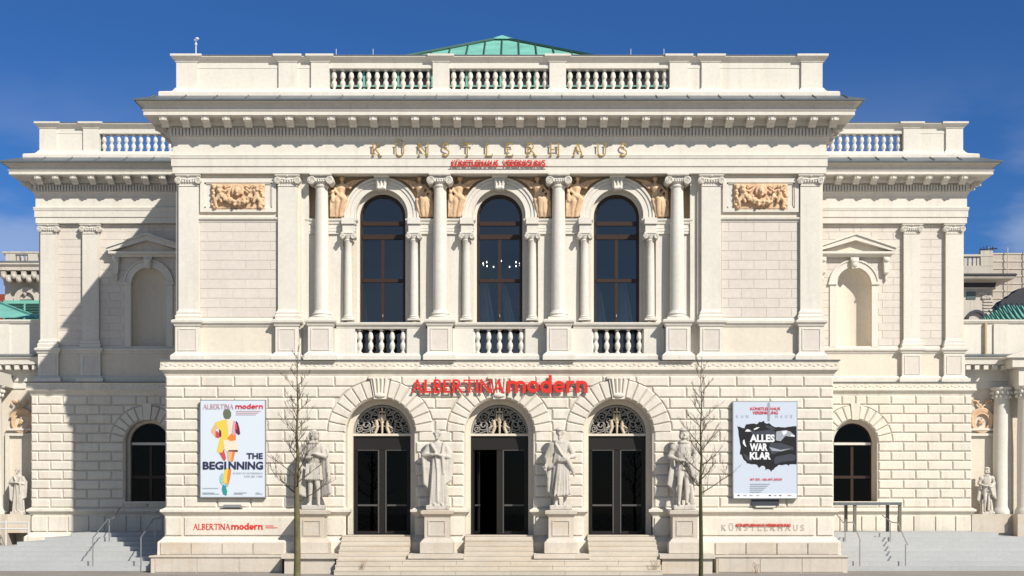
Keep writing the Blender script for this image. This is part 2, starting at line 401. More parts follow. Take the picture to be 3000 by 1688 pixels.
MB().sweep(PPA, [(0.17, ZP(168.2, AY)), (0.18, ZP(167.5, AY)), (0.18, ZP(165.5, AY)), (-0.44, ZP(163.5, AY))], cap=False).build('coping_sheet', zinc, e_par)
def post(xa, xb, yf, face='f'):
    b = MB(); pth = [(xa, yf+0.5), (xa, yf), (xb, yf), (xb, yf+0.5)]
    b.sweep(pth, [(0.10, zp0), (0.10, zp0+0.05), (0.03, zp1+0.02), (0.0, zp1+0.03), (0.0, ZP(185, AY)), (0.03, ZP(183.5, AY)), (0.03, ZP(181.5, AY)), (0.10, ZP(175, AY)), (0.17, ZP(170, AY)), (0.17, ZP(164, AY)), (-0.2, ZP(161, AY))], cap=False)
    b.add([(xa, yf, ZP(161, AY)), (xb, yf, ZP(161, AY)), (xb, yf+0.5, ZP(161, AY)), (xa, yf+0.5, ZP(161, AY))], [(0, 1, 2, 3)])
    return b.build('post', plaster, e_par)
for s in (-1, 1):
    for a, b_ in ((10.42, 11.15), (6.98, 7.62), (5.88, 6.50), (1.73, 2.30)):
        post(min(s*a, s*b_), max(s*a, s*b_), AY-0.07)
    for a, b_ in ((18.03, 18.72), (16.31, 16.95)):
        post(min(s*a, s*b_), max(s*a, s*b_), YW+AY-0.07)
for s in (-1, 1):
    MB().box(s*6.3, s*11.1, AY+0.012, AY+0.32, zp1-0.01, zrail+0.01).build('parapet_panel', plaster, e_par)
    MB().box(s*16.4, s*18.7, YW+AY+0.012, YW+AY+0.32, zp1-0.01, zrail+0.01).build('parapet_panel', plaster, e_par)
    MB().box(s*11.14, s*(WX-AY-0.32), 0.3, YW+0.3, zp1-0.01, zrail+0.01).build('parapet_panel', plaster, e_par)
    MB().box(s*(WWX-AY-0.012), s*(WWX-AY-0.32), YW+0.3, BK, zp1-0.01, zrail+0.01).build('parapet_panel', plaster, e_par)
bh = zrail-zp1
bm1 = balmesh(bh, 'baluster', plaster)
for c0, c1, nb in ((-5.88, -2.30, 12), (-1.73, 1.73, 12), (2.30, 5.88, 12)):
    for i in range(nb): link('baluster', bm1, e_par, (c0+(i+0.5)*(c1-c0)/nb, AY+0.16, zp1))
for s in (-1, 1):
    for i in range(17): link('baluster', bm1, e_par, (s*(16.16-i*0.298), YW+AY+0.16, zp1))

# --- roof lantern in green copper behind the parapet
lan = empty('copper_roof', parent=mus)
ez = 19.1; ay = 12.9; az = 23.0; hw = 5.8
rf = MB().add([(-hw, 5.2, ez), (hw, 5.2, ez), (hw, 20.6, ez), (-hw, 20.6, ez), (0, ay, az)], [(0, 1, 4), (1, 2, 4), (2, 3, 4), (3, 0, 4)])
rf.build('roof_sheet', copper, lan)
sm = MB()
def on(x, t): return Vector((x, 5.2+t*(ay-5.2), ez+t*(az-ez)))
for i in range(-8, 9):
    x = i*0.72; t = 1-abs(x)/hw
    if t > 0: sm.tube([on(x, 0)+Vector((0, -0.01, 0.03)), on(x, t*0.985)+Vector((0, -0.01, 0.03))], 0.035, 4)
for s in (-1, 1): sm.tube([Vector((s*hw, 5.18, ez+0.04)), Vector((0, ay-0.02, az+0.04))], 0.07, 5)
sm.build('roof_seam', copdark, lan)
MB().add([(-0.50, 12.3, az-0.20), (0.50, 12.3, az-0.20), (0.50, 13.5, az-0.20), (-0.50, 13.5, az-0.20), (0, 12.9, az+0.16)], [(0, 1, 4), (1, 2, 4), (2, 3, 4), (3, 0, 4), (0, 3, 2, 1)]).build('roof_cap', copper, lan)
cw = MB(); cw.box(-7.0, 7.0, 5.5, 5.6, 15.5, ez-0.02)
cw.build('clerestory_glass', darkm, lan)
cf = MB()
for i in range(-5, 6):
    x = i*1.32; cf.box(x-0.04, x+0.04, 5.42, 5.5, 15.6, ez-0.03)
for z in (17.1, 17.75, 18.45): cf.box(-6.9, 6.9, 5.38, 5.415, z, z+0.06)
cf.build('clerestory_bar', copper, lan)
# flat roof behind parapets and back of the building
rr = MB(); rr.box(-WX+0.3, WX-0.3, 0.5, 24, 15.5, 15.7); rr.box(-WWX+0.3, WWX-0.3, YW+0.5, 14.4, 15.4, 15.6)
rr.build('flat_roof', zinc, mus)
bk = MB(); bk.box(-WWX+0.02, WWX-0.02, 14.0, 14.4, 0, 15.7); bk.box(-WX, WX, 23.6, 24, 0, 15.6); bk.box(-WX, -WX+0.3, 14.4, 23.6, 0, 15.6); bk.box(WX-0.3, WX, 14.4, 23.6, 0, 15.6); bk.build('rear_wall', wallm, mus)

# --- string course between the storeys
st = MB().sweep(PG, [(-0.05, ZP(1104)), (0.0, ZP(1104)), (0.02, ZP(1101)), (0.05, ZP(1094)), (0.10, ZP(1089)), (0.15, ZP(1085)), (0.17, ZP(1085)), (0.17, ZP(1080)), (0.15, ZP(1079)), (0.15, ZP(1062)), (0.18, ZP(1060)), (0.19, ZP(1058))], cap=False)
e_st = st.build('string_course', rust, mus)
MB().sweep(PG, [(0.185, ZP(1059)), (0.21, ZP(1058)), (0.21, ZP(1055.5)), (-0.6, ZP(1051))], cap=False).build('course_flashing', zinc, e_st)
orn = MB()
for i, (p, d) in enumerate(along(PG[1:-1], 0.15, 0.15)):
    zc_ = ZP(1071)+(0.025 if i % 2 else -0.025)
    nn = Vector((d.y, -d.x)); q = p+nn*0.002
    orn.ell((q.x, q.y, zc_), (0.06 if abs(d.x) > .5 else 0.02, 0.02 if abs(d.x) > .5 else 0.06, 0.035), 6, 4)
tag(orn.build('scroll_ornament', rust, e_st), kind='stuff')

# --- ground floor walls
DC = (-4.10, 0.0, 4.10)
ZTH = 1.27; ZSP = 4.80
gw = MB().wall(-GX, GX, 0, ZP(1103), 0.0, 0.5, [(c, 1.18, ZTH, ZSP) for c in DC])
gw.box(-GX, -GX+0.4, 0.501, YW+0.4, 0, ZP(1103)-.01); gw.box(GX-0.4, GX, 0.501, YW+0.4, 0, ZP(1103)-.01)
e_gw = gw.build('ground_floor_wall', jointm, mus)
WC = 14.32; WSP = 4.86; WSILL = 2.46
e_ww = {}
for s in (-1, 1):
    b = MB().wall(GX+0.001, GWX, 0, ZP(1103), YW, 0.38, [(WC, 0.90, WSILL, WSP)])
    b.box(GWX-0.4, GWX, YW+0.39, BK, 0, ZP(1103)-.01)
    if s < 0: b.mirror()
    e_ww[s] = b.build('wing_wall', jointm, mus)

# rusticated stones
ROWH = 32.2/85
zrow = [2.2+ROWH*k for k in range(13)]
PROUD = 0.064; BEV = 0.05; GAP = 0.010
cache = {}
def blockmesh(wd, hg, proud, bev, name, m):
    k = (round(wd, 3), round(hg, 3), name)
    if k not in cache:
        a, c = wd/2, hg/2; s1 = proud*0.25
        vs = []
        for d, i in ((0, 0), (s1, 0), (proud, bev)):
            vs += [(-a+i, -d, -c+i), (a-i, -d, -c+i), (a-i, -d, c-i), (-a+i, -d, c-i)]
        fs = [(8, 9, 10, 11)]+[(o+i, o+(i+1) % 4, o+4+(i+1) % 4, o+4+i) for o in (0, 4) for i in range(4)]
        cache[k] = MB().add(vs, fs).mesh(name, m)
    return cache[k]
def stone_rect(x0, x1, z0, z1, y, parent, proud=PROUD, bev=BEV, name='rusticated_block', m=None, gap=GAP):
    m = m or rust
    me = blockmesh(x1-x0-gap, z1-z0-gap, proud, bev, name, m)
    return link(name, me, parent, ((x0+x1)/2, y-0.001, (z0+z1)/2))
def stone_shape(lb, rb, z0, z1, y, parent, proud, bev, name, m, gap=GAP):
    """stone whose left and right edges are functions of z"""
    def outline(i):
        a, b = z0+gap/2+i, z1-gap/2-i; N = 7
        zz = [a+(b-a)*k/(N-1) for k in range(N)]
        ok = [q for q in zz if rb(q)-lb(q)-gap-2*i > 0.02]
        if len(ok) < 2: return None
        lo = ok[0]
        if lo > a+1e-6:
            p, q = a, lo
            for _ in range(20):
                mid = (p+q)/2
                if rb(mid)-lb(mid)-gap-2*i > 0.02: q = mid
                else: p = mid
            lo = q
        zz = [lo+(b-lo)*k/(N-1) for k in range(N)]
        return [(lb(q)+gap/2+i, q) for q in zz], [(rb(q)-gap/2-i, q) for q in zz]
    o0, o1 = outline(0), outline(bev)
    if not o0 or not o1: return None
    if o0[0][-1][1]-o0[0][0][1] < 0.06: return None
    L0 = o0[1]+o0[0][::-1]; L1 = o1[1]+o1[0][::-1]; n = len(L0)
    xc = sum(p[0] for p in L0)/n; zc_ = sum(p[1] for p in L0)/n
    vs = [(x-xc, 0, z-zc_) for x, z in L0]+[(x-xc, -proud*.25, z-zc_) for x, z in L0]+[(x-xc, -proud, z-zc_) for x, z in L1]
    fs = [tuple(2*n+i for i in range(n))]+[(o+i, o+(i+1) % n, o+n+(i+1) % n, o+n+i) for o in (0, n) for i in range(n)]
    return link(name, MB().add(vs, fs).mesh(name, m), parent, (xc, y-0.001, zc_))
def courses(xa, xb, arches, rin, rout, y, parent, pitch, first, rows, zz, proud=PROUD, bev=BEV, name='rusticated_block', m=None, jambsplit=True, sill=None, limit=[10**9]):
    """arches: (cx, springing); stones are cut to the extrados and to the jambs"""
    m = m or rust; out = []
    for k in range(rows):
        z0, z1 = zz[k], zz[k+1]
        ph = first if (rows-1-k) % 2 == 0 else first+pitch/2
        js = [xa]; x = xa+((ph-xa) % pitch)
        while x < xb-1e-6:
            if x-js[-1] > 0.22 and xb-x > 0.22: js.append(x)
            x += pitch
        js.append(xb)
        # split at arch axes
        for cx, zs in arches:
            if z1 > zs+rout-0.25 and not any(abs(j-cx) < 0.22 for j in js): pass
        segs = list(zip(js[:-1], js[1:])); segs2 = []
        for a, b in segs:
            cuts = [a]+[cx for cx, zs in arches if a+0.02 < cx < b-0.02]+[b]
            segs2 += list(zip(cuts[:-1], cuts[1:]))
        for a, b in segs2:
            lim_l = [(cx, zs) for cx, zs in arches if cx <= (a+b)/2]; lim_r = [(cx, zs) for cx, zs in arches if cx > (a+b)/2]
            def bound(cx, zs, q, sgn):
                if sill is not None and q < sill: return cx
                if q <= zs: return cx+sgn*(rin if z1 <= zs+0.15 else rout)
                d = rout*rout-(q-zs)**2
                return cx+sgn*math.sqrt(d) if d > 0 else cx
            lb = lambda q, a=a: max([a]+[bound(cx, zs, q, 1) for cx, zs in lim_l])
            rb = lambda q, b=b: min([b]+[bound(cx, zs, q, -1) for cx, zs in lim_r])
            if sill is not None and z0 < sill < z1 and abs(lb((z0+z1)/2)-lb(z0+.001))+abs(rb((z0+z1)/2)-rb(z0+.001)) > .01:
                lbf, rbf = lb, rb
                lb = lambda q, f=lbf, z=z1: f(z-.01); rb = lambda q, f=rbf, z=z1: f(z-.01)
            ql = [lb(z0+0.01), lb((z0+z1)/2), lb(z1-0.01)]; qr = [rb(z0+0.01), rb((z0+z1)/2), rb(z1-0.01)]
            if max(ql)-min(ql) < 1e-4 and max(qr)-min(qr) < 1e-4:
                if qr[0]-ql[0] > 0.16: out.append(stone_rect(ql[0], qr[0], z0, z1, y, parent, proud, bev, name, m))
            else:
                o = stone_shape(lb, rb, z0, z1, y, parent, proud, bev, name, m)
                if o: out.append(o)
    return out
def voussoirs(cx, zs, rin, rout, y, parent, nside, keydeg, proud=0.078, bev=0.045):
    st_ = (90-keydeg/2)/nside
    for side in (0, 1):
        for i in range(nside):
            a0, a1 = R(i*st_), R((i+1)*st_)
            g_ = GAP/2/rin
            def ring(inset):
                ia = g_+inset/((rin+rout)/2)
                rr_ = [(rin+inset, a0+ia), (rout-GAP/2-inset, a0+ia*0.8), (rout-GAP/2-inset, (a0+a1)/2), (rout-GAP/2-inset, a1-ia*0.8), (rin+inset, a1-ia), (rin+inset, (a0+a1)/2)]
                return [(r_*math.cos(t), r_*math.sin(t)) for r_, t in rr_]
            A, B = ring(0), ring(bev)
            if side: A = [(-x, z) for x, z in A][::-1]; B = [(-x, z) for x, z in B][::-1]
            n = len(A); xc = sum(p[0] for p in A)/n; zc_ = sum(p[1] for p in A)/n
            vs = [(x-xc, 0, z-zc_) for x, z in A]+[(x-xc, -proud*.3, z-zc_) for x, z in A]+[(x-xc, -proud, z-zc_) for x, z in B]
            fs = [tuple(2*n+q for q in range(n))]+[(o+q, o+(q+1) % n, o+n+(q+1) % n, o+n+q) for o in (0, n) for q in range(n)]
            link('voussoir', MB().add(vs, fs).mesh('voussoir', rust), parent, (cx+xc, y-0.001, zs+zc_))
stones = []
stones += courses(-GX, GX, [(c, ZSP) for c in DC], 1.22, 1.83, 0.0, e_gw, 1.153, (588-1463)/85, 12, zrow)
for c in DC:
    voussoirs(c, ZSP, 1.20, 1.83, 0.0, e_gw, 7, 21)
    k = MB(); kb = R(10.3)
    poly = [(c-1.16*math.sin(kb), ZSP+1.16*math.cos(kb)), (c+1.16*math.sin(kb), ZSP+1.16*math.cos(kb)), (c+1.93*math.sin(kb), ZSP+1.90), (c-1.93*math.sin(kb), ZSP+1.90)]
    k.prism(poly, -0.12, 0)
    for q in (-0.66, -0.22, 0.22, 0.66):
        k.tube([(c+q*1.25*math.sin(kb), -0.125, ZSP+1.25), (c+q*1.85*math.sin(kb), -0.14, ZSP+1.84)], [0.04, 0.055], 6)
    k.ell((c, -0.13, ZSP+1.27), (0.2, 0.07, 0.09)); k.box(c-0.40, c+0.40, -0.15, 0, ZSP+1.84, ZSP+1.93)
    k.build('keystone', rust, e_gw, smooth=30)
# moulded inner frame of each doorway
for c in DC:
    MB().wall(c-1.35, c+1.35, ZTH-0.3, 6.25, 0.45, 0.2, [(c, 1.005, ZTH-0.02, ZSP)]).build('door_surround', wallm, mus)

# wing stones: nearest right wing first, then the left wing up to the limit, the rest joined
zr2 = zrow
ws = {}
for s in (1, -1):
    tmp = []
    tmp += courses(GX+0.0, GWX, [(WC, WSP)], 0.93, 1.50, YW, e_ww[s], 0.995, 13.77, 12, zr2, proud=0.07, sill=WSILL-0.06)
    if s < 0:
        for o in tmp: o.location.x *= -1; o.scale.x = -1
    voussoirs(s*WC, WSP, 0.92, 1.50, YW, e_ww[s], 6, 14, proud=0.085)
    MB().prism([(s*WC-0.13, WSP+0.90), (s*WC+0.13, WSP+0.90), (s*WC+0.19, WSP+1.56), (s*WC-0.19, WSP+1.56)], YW-0.11, YW).build('keystone', rust, e_ww[s])
    MB().wall(s*WC-1.0, s*WC+1.0, WSILL-0.2, 6.2, YW+0.30, 0.15, [(s*WC, 0.79, WSILL-0.02, WSP)]).build('window_surround', wallm, mus)
    MB().box(s*WC-0.95, s*WC+0.95, YW-0.14, YW+0.46, WSILL-0.09, WSILL).build('window_sill', wallm, mus)
    ws[s] = tmp
allst = stones+ws[1]+ws[-1]
print('rusticated blocks', len(stones), len(ws[1]), len(ws[-1]))
if False: pass

# --- plinth of the ground floor
pl = MB().sweep(PG, [(0.0, ZP(1483)), (0.0, ZP(1487)), (0.06, ZP(1489)), (0.08, ZP(1491)), (0.16, ZP(1493)), (0.16, ZP(1500)), (0.12, ZP(1503)), (0.04, ZP(1510)), (0.02, ZP(1513)), (0.02, ZP(1572)), (0.06, ZP(1574)), (0.14, ZP(1582)), (0.20, ZP(1586)), (0.22, ZP(1588)), (0.24, 0.0)][::-1], cap=False)
# openings for the doors: build plinth as pieces between doors
def plinth_profile(): return [(0.24, 0.0), (0.22, ZP(1588)), (0.20, ZP(1586)), (0.14, ZP(1582)), (0.06, ZP(1574)), (0.02, ZP(1572)), (0.02, ZP(1513)), (0.04, ZP(1510)), (0.12, ZP(1503)), (0.16, ZP(1500)), (0.16, ZP(1493)), (0.08, ZP(1491)), (0.06, ZP(1489)), (0.0, ZP(1487)), (-0.1, ZP(1485))]
DH = 1.20
for pth in ([(-GWX, BK), (-GWX, YW), (-GX, YW), (-GX, 0), (DC[0]-DH, 0), (DC[0]-DH, 0.4)], [(DC[0]+DH, 0.4), (DC[0]+DH, 0), (DC[1]-DH, 0), (DC[1]-DH, 0.4)],
            [(DC[1]+DH, 0.4), (DC[1]+DH, 0), (DC[2]-DH, 0), (DC[2]-DH, 0.4)], [(DC[2]+DH, 0.4), (DC[2]+DH, 0), (GX, 0), (GX, YW), (GWX, YW), (GWX, BK)]):
    pb = MB().sweep(pth, plinth_profile(), cap=False)
    e_pl = pb.build('plinth', rust, mus)
# plinth slabs: panels with joints
zq0, zq1 = ZP(1570), ZP(1515)
def slab(x0, x1, y): return stone_rect(x0, x1, zq0, zq1, y, mus, proud=0.05, bev=0.02, name='plinth_slab', m=rust, gap=0.03)
for s in (-1, 1):
    for a, b_ in ((10.92, 11.50), (6.95, 10.86), (5.32, 6.85)):
        slab(min(s*a, s*b_), max(s*a, s*b_), -0.022)
    for a in (2.05,):
        for q in (-0.42, 0.42): slab(s*a+q-0.40, s*a+q+0.40, -0.022)
    x = GX+0.15
    for wdt in (0.55, 0.85, 0.55, 0.85, 0.55, 0.85, 0.62, 0.85, 0.78, 0.85):
        if x+wdt > GWX: wdt = GWX-x
        if wdt > 0.3: slab(min(s*x, s*(x+wdt)), max(s*x, s*(x+wdt)), YW-0.022)
        x += wdt+0.03
# lower base in limestone with a projecting ledge on both sides of the stairs
for s in (-1, 1):
    b = MB(); xa, xb = 5.45, 11.78
    pa = [(-xb, YW-2.9), (-xb, -0.85), (-7.35, -0.85), (-7.35, -0.25)]
    prof = [(0.0, 0.0), (0.0, ZP(1634, -.7)), (0.05, ZP(1632, -.7)), (0.05, ZP(1628, -.7)), (-0.5, ZP(1627, -.7)+0.01)]
    b.sweep(pa, prof, cap=False)
    if s > 0: b.mirror()
    b.build('base_course', base, mus)
    for i in range(3):
        x0 = 7.4+i*1.42
        stone_rect(min(s*x0, s*(x0+1.40)), max(s*x0, s*(x0+1.40)), 0.02, ZP(1636, -.7), -0.852, mus, proud=0.02, bev=0.01, name='base_stone', m=base, gap=0.006)
    for i in range(4):
        x0 = 7.4+i*1.06
        stone_rect(min(s*x0, s*(x0+1.04)), max(s*x0, s*(x0+1.04)), ZP(1625, -.25), ZP(1590, -.25), -0.245, mus, proud=0.02, bev=0.01, name='base_stone', m=base, gap=0.006)

# ================================================================= UPPER FLOOR, CENTRE
ZPED = ZP(937); ZPB = ZP(1052)
UWY = 0.62
WZS = 12.40
up = MB().wall(-6.98, 6.98, ZPB, ZP(508), UWY, 0.12, [(c, 0.90, ZP(1038), WZS) for c in DC])
e_up = up.build('upper_wall', wallm, mus)
for c in DC:
    MB().wall(c-0.97, c+0.97, ZP(1040), WZS+0.95, UWY+0.13, 0.12, [(c, 0.80, ZP(1038), WZS)]).build('window_surround', plaster, mus)
for s in (-1, 1):
    b = MB(); b.box(s*7.0, s*11.19, 0.19, 0.7, ZPED-0.02, ZP(508)); b.box(s*6.86, s*7.1, 0.19, 0.64, ZPB, ZP(508))
    b.box(s*7.0, s*11.25, 0.17, 0.7, ZPB-0.1, ZPED-0.021)
    b.box(s*10.9, s*11.2, 0.701, YW+0.5, ZPB-0.1, ZP(508))
    e = b.build('bay_wall', wallm, mus)
    # ashlar stones
    x0, x1 = 7.68, 10.36; zt = ZP(652, .19); zb = ZP(930, .19); n = 10; h = (zt-zb)/n
    for r in range(n):
        ph = 0 if r % 2 else 0.43
        js = [x0]; x = x0+0.25+ph
        while x < x1-0.15: js.append(x); x += 0.87
        js.append(x1)
        for a, c_ in zip(js[:-1], js[1:]):
            stone_rect(min(s*a, s*c_), max(s*a, s*c_), zb+r*h, zb+(r+1)*h, 0.19, e, proud=0.012, bev=0.006, name='ashlar_block', m=ashl, gap=0.012)
    # frame round the garland relief and the string moulding under it
    f = MB(); xa, xb = 7.72, 10.34
    zf0, zf1 = ZP(622, .15), ZP(524, .15); t = 0.14
    for (a, b2, c2, d2) in ((xa+t, xb-t, zf1-t, zf1), (xa+t, xb-t, zf0, zf0+t), (xa, xa+t, zf0, zf1), (xb-t, xb, zf0, zf1)):
        f.box(s*a, s*b2, 0.10, 0.19, c2, d2)
    f.box(s*(xa+t), s*(xb-t), 0.165, 0.188, zf0+t, zf1-t)
    for (a, b2, c2, d2) in ((xa+t, xb-t, zf1-t-.05, zf1-t), (xa+t, xb-t, zf0+t, zf0+t+.05), (xa+t, xa+t+.05, zf0+t, zf1-t), (xb-t-.05, xb-t, zf0+t, zf1-t)):
        f.box(s*a, s*b2, 0.13, 0.164, c2, d2)
    f.build('relief_frame', plaster, mus)
    MB().sweep([(min(s*7.62, s*10.40), 0.19), (max(s*7.62, s*10.40), 0.19)], [(0.0, ZP(650)), (0.03, ZP(648)), (0.04, ZP(643)), (0.10, ZP(640)), (0.11, ZP(635)), (0.0, ZP(632))]).build('string_moulding', plaster, mus)
    # band under the sill level: continuous pedestal cap
    MB().sweep([(min(s*7.6, s*10.45), 0.17), (max(s*7.6, s*10.45), 0.17)], [(0.0, ZP(956)), (0.03, ZP(955)), (0.05, ZP(950)), (0.11, ZP(946)), (0.12, ZP(939)), (0.02, ZP(937)), (0.0, ZP(930))]).build('sill_moulding', plaster, mus)
    MB().sweep([(min(s*7.6, s*10.45), 0.17), (max(s*7.6, s*10.45), 0.17)], [(0.10, ZPB-.05), (0.10, ZP(1040)), (0.04, ZP(1034)), (0.0, ZP(1033))]).build('panel_base', plaster, mus)

def pedestal(xa, xb, yf, yb):
    b = MB(); pth = [(xa, yb), (xa, yf), (xb, yf), (xb, yb)]
    b.sweep(pth, [(0.14, ZPB-0.06), (0.14, ZP(1044)), (0.10, ZP(1040)), (0.05, ZP(1036)), (0.0, ZP(1032)), (0.0, ZP(957)), (0.03, ZP(956)), (0.05, ZP(951)), (0.11, ZP(946)), (0.12, ZP(940)), (0.05, ZP(937)), (-0.2, ZP(936.8))], cap=False)
    b.add([(xa, yf, ZP(936.8)), (xb, yf, ZP(936.8)), (xb, yb, ZP(936.8)), (xa, yb, ZP(936.8))], [(0, 1, 2, 3)])
    o = b.build('pedestal', plaster, mus)
    # recessed panel shown by its raised frame
    f = MB(); m = 0.10; t = 0.035; x0, x1 = xa+m, xb-m; z0, z1 = ZP(1028), ZP(963)
    for q in ((x0, x1, z1-t, z1), (x0, x1, z0, z0+t), (x0, x0+t, z0+t, z1-t), (x1-t, x1, z0+t, z1-t)): f.box(q[0], q[1], yf-0.022, yf, q[2], q[3])
    f.build('panel_moulding', plaster, o)
    MB().box(x0+t, x1-t, yf-0.004, yf, z0+t, z1-t).build('pedestal_panel', ashl, o)
    return o
# pilasters with Ionic capitals
def volute(b, cx, y, z, r, dep, s):
    """spiral scroll disc facing front"""
    b.tube([(cx, y, z), (cx, y+dep, z)], r, 18)
    pts = []; T = 2.1*2*math.pi
    for i in range(34):
        t = i/33; a = -math.pi/2+s*0-s*t*T; rr_ = r*(0.92-0.78*t); pts.append((cx+rr_*math.cos(a), y-0.006, z+rr_*math.sin(a)))
    b.tube(pts, [0.022*(1-0.5*i/33) for i in range(34)], 5)
    b.ell((cx, y-0.01, z), (r*0.16,)*3, 8, 6)
def capital_pil(wd, name='capital'):
    """origin at centre of the pilaster face, bottom of capital"""
    b = MB(); a = wd/2; h = ZP(512)-ZP(545); vr = 0.115
    b.sweep([(-a, 0.3), (-a, 0), (a, 0), (a, 0.3)], [(0.0, 0), (0.02, 0.0), (0.03, 0.02), (0.015, 0.04), (0.0, 0.05), (0.0, 0.10), (0.03, 0.13), (0.03, h-0.10), (-0.05, h-0.10)], cap=False)
    b.box(-a-0.03, a+0.03, -0.055, 0.3, h-0.15, h-0.075)
    b.sweep([(-a-0.03, 0.3), (-a-0.03, -0.05), (a+0.03, -0.05), (a+0.03, 0.3)], [(0.0, h-0.075), (0.03, h-0.07), (0.06, h-0.045), (0.07, h-0.03), (0.07, h), (-0.2, h)], cap=False)
    for s in (-1, 1): volute(b, s*(a+0.015), -0.085, h-0.19, vr, 0.30, s)
    for i in range(5): b.ell((-a*0.55+i*a*0.275, -0.05, 0.17), (0.035, 0.03, 0.055), 8, 6)
    b.limb([(-a*0.6, -0.05, 0.25), (0, -0.06, 0.21), (a*0.6, -0.05, 0.25)], [0.02, 0.03, 0.02], 6)
    b.ell((0, -0.08, h-0.04), (0.05, 0.05, 0.045), 8, 6)
    return b.mesh(name, plaster, smooth=40)
def pilbase(b, xa, xb, yf, yb=0.19):
    pth = [(xa, yb), (xa, yf), (xb, yf), (xb, yb)]
    b.sweep(pth, [(0.09, ZP(937)), (0.09, ZP(930)), (0.10, ZP(927)), (0.09, ZP(924)), (0.055, ZP(921)), (0.05, ZP(919)), (0.065, ZP(916)), (0.055, ZP(913.5)), (0.02, ZP(911)), (0.0, ZP(905))], cap=False)
cp_c = capital_pil(0.66)
def pilaster(xc, wd, yf, yb, cpm):
    a = wd/2; b = MB().box(xc-a, xc+a, yf, yb, ZP(937), ZP(545)+.01)
    o = b.build('pilaster', plaster, mus)
    q = MB(); pilbase(q, xc-a, xc+a, yf, yb); q.build('pilaster_base', plaster, o)
    link('capital', cpm, o, (xc, yf, ZP(545)))
    f = MB(); t = 0.022; x0, x1 = xc-a+0.05, xc+a-0.05; z0, z1 = ZP(898), ZP(556)
    for k in ((x0, x0+t), (x1-t, x1)): f.box(k[0], k[1], yf-0.009, yf, z0, z1)
    f.box(x0+t, x1-t, yf-0.009, yf, z0, z0+t); f.box(x0+t, x1-t, yf-0.009, yf, z1-t, z1)
    return o
for s in (-1, 1):
    pilaster(s*10.73, 0.68, 0.055, 0.25, cp_c); pilaster(s*7.31, 0.66, 0.055, 0.25, cp_c)
    pedestal(s*10.74-0.42, s*10.74+0.42, -0.05, 0.3); pedestal(s*7.31-0.40, s*7.31+0.40, -0.05, 0.3)
    MB().box(s*6.62, s*6.90, 0.30, 0.618, ZPB, ZP(508)).build('return_pier', plaster, mus)
# columns
def colcap():
    b = MB(); h = ZP(512)-ZP(545); r = 0.215; vr = 0.135
    b.lathe(0, 0, [(r, -0.02), (r+0.03, -0.01), (r+0.035, 0.02), (r+0.01, 0.04), (r, 0.05), (r, 0.09), (r+0.06, 0.14), (r+0.07, 0.19), (r+0.0, 0.2)], 24)
    b.box(-0.33, 0.33, -0.27, 0.27, h-0.17, h-0.075)
    b.sweep([(-0.30, 0.30), (-0.30, -0.30), (0.30, -0.30), (0.30, 0.30)], [(0.0, h-0.075), (0.03, h-0.07), (0.06, h-0.045), (0.07, h-0.03), (0.07, h), (-0.3, h)], cap=False)
    for s in (-1, 1): volute(b, s*0.315, -0.31, h-0.20, vr, 0.62, s)
    for i in range(5): b.ell((-0.16+i*0.08, -0.27, 0.17), (0.033, 0.03, 0.05), 8, 6)
    b.ell((0, -0.32, h-0.04), (0.05, 0.04, 0.045), 8, 6)
    return b.mesh('capital', plaster, smooth=40)
ccm = colcap()
zb_, zt_ = ZP(915), ZP(545); L = zt_-zb_
shaft = [(0.285, 0), (0.27, 0.03), (0.25, 0.08)]+[(0.25-0.04*max(0, (t-0.2)/0.8)**1.6, 0.08+t*(L-0.14)) for t in [i/10 for i in range(11)]]+[(0.225, L-0.04), (0.225, L)]
shm = MB().lathe(0, 0, shaft, 32).mesh('column', plaster, smooth=35)
bsm = MB().lathe(0, 0, [(0.36, 0.07), (0.375, 0.10), (0.36, 0.135), (0.31, 0.15), (0.295, 0.17), (0.30, 0.19), (0.325, 0.205), (0.32, 0.235), (0.29, 0.25), (0.28, ZP(915)-ZP(937)+.01)], 32).box(-0.375, 0.375, -0.375, 0.375, 0, 0.07).mesh('column_base', plaster, smooth=35)
COLX = (-6.15, -2.05, 2.05, 6.15); CY = 0.20
for x in COLX:
    o = link('column', shm, mus, (x, CY, zb_))
    link('capital', ccm, o, (0, 0, zt_-zb_)); link('column_base', bsm, o, (0, 0, ZP(937)-zb_))
    pedestal(x-0.42, x+0.42, -0.17, 0.619)
# strip pilasters behind the columns, imposts, small columns, archivolts
sc_h = ZP(708, .3)-ZP(930, .3)
scs = MB().lathe(0, 0, [(0.165, 0), (0.155, 0.03), (0.145, 0.06)]+[(0.145-0.02*t*t, 0.06+t*(sc_h-0.1)) for t in [i/6 for i in range(7)]]+[(0.135, sc_h-0.02), (0.135, sc_h)], 24).mesh('small_column', plaster, smooth=35)
scb = MB().lathe(0, 0, [(0.2, 0.05), (0.21, 0.07), (0.20, 0.09), (0.17, 0.10), (0.17, 0.12), (0.18, 0.13), (0.18, 0.15), (0.16, 0.165)], 24).box(-0.215, 0.215, -0.2, 0.2, 0, 0.05).mesh('column_base', plaster, smooth=35)
b = MB(); hh = ZP(683, .3)-ZP(708, .3)
b.lathe(0, 0, [(0.125, 0), (0.15, 0.01), (0.15, 0.03), (0.13, 0.05), (0.13, 0.08), (0.17, 0.13), (0.17, 0.16)], 20)
b.box(-0.2, 0.2, -0.17, 0.17, hh-0.12, hh-0.05); b.box(-0.23, 0.23, -0.20, 0.20, hh-0.05, hh)
for s in (-1, 1): volute(b, s*0.19, -0.20, hh-0.14, 0.085, 0.38, s)
sccap = b.mesh('capital', plaster, smooth=40)
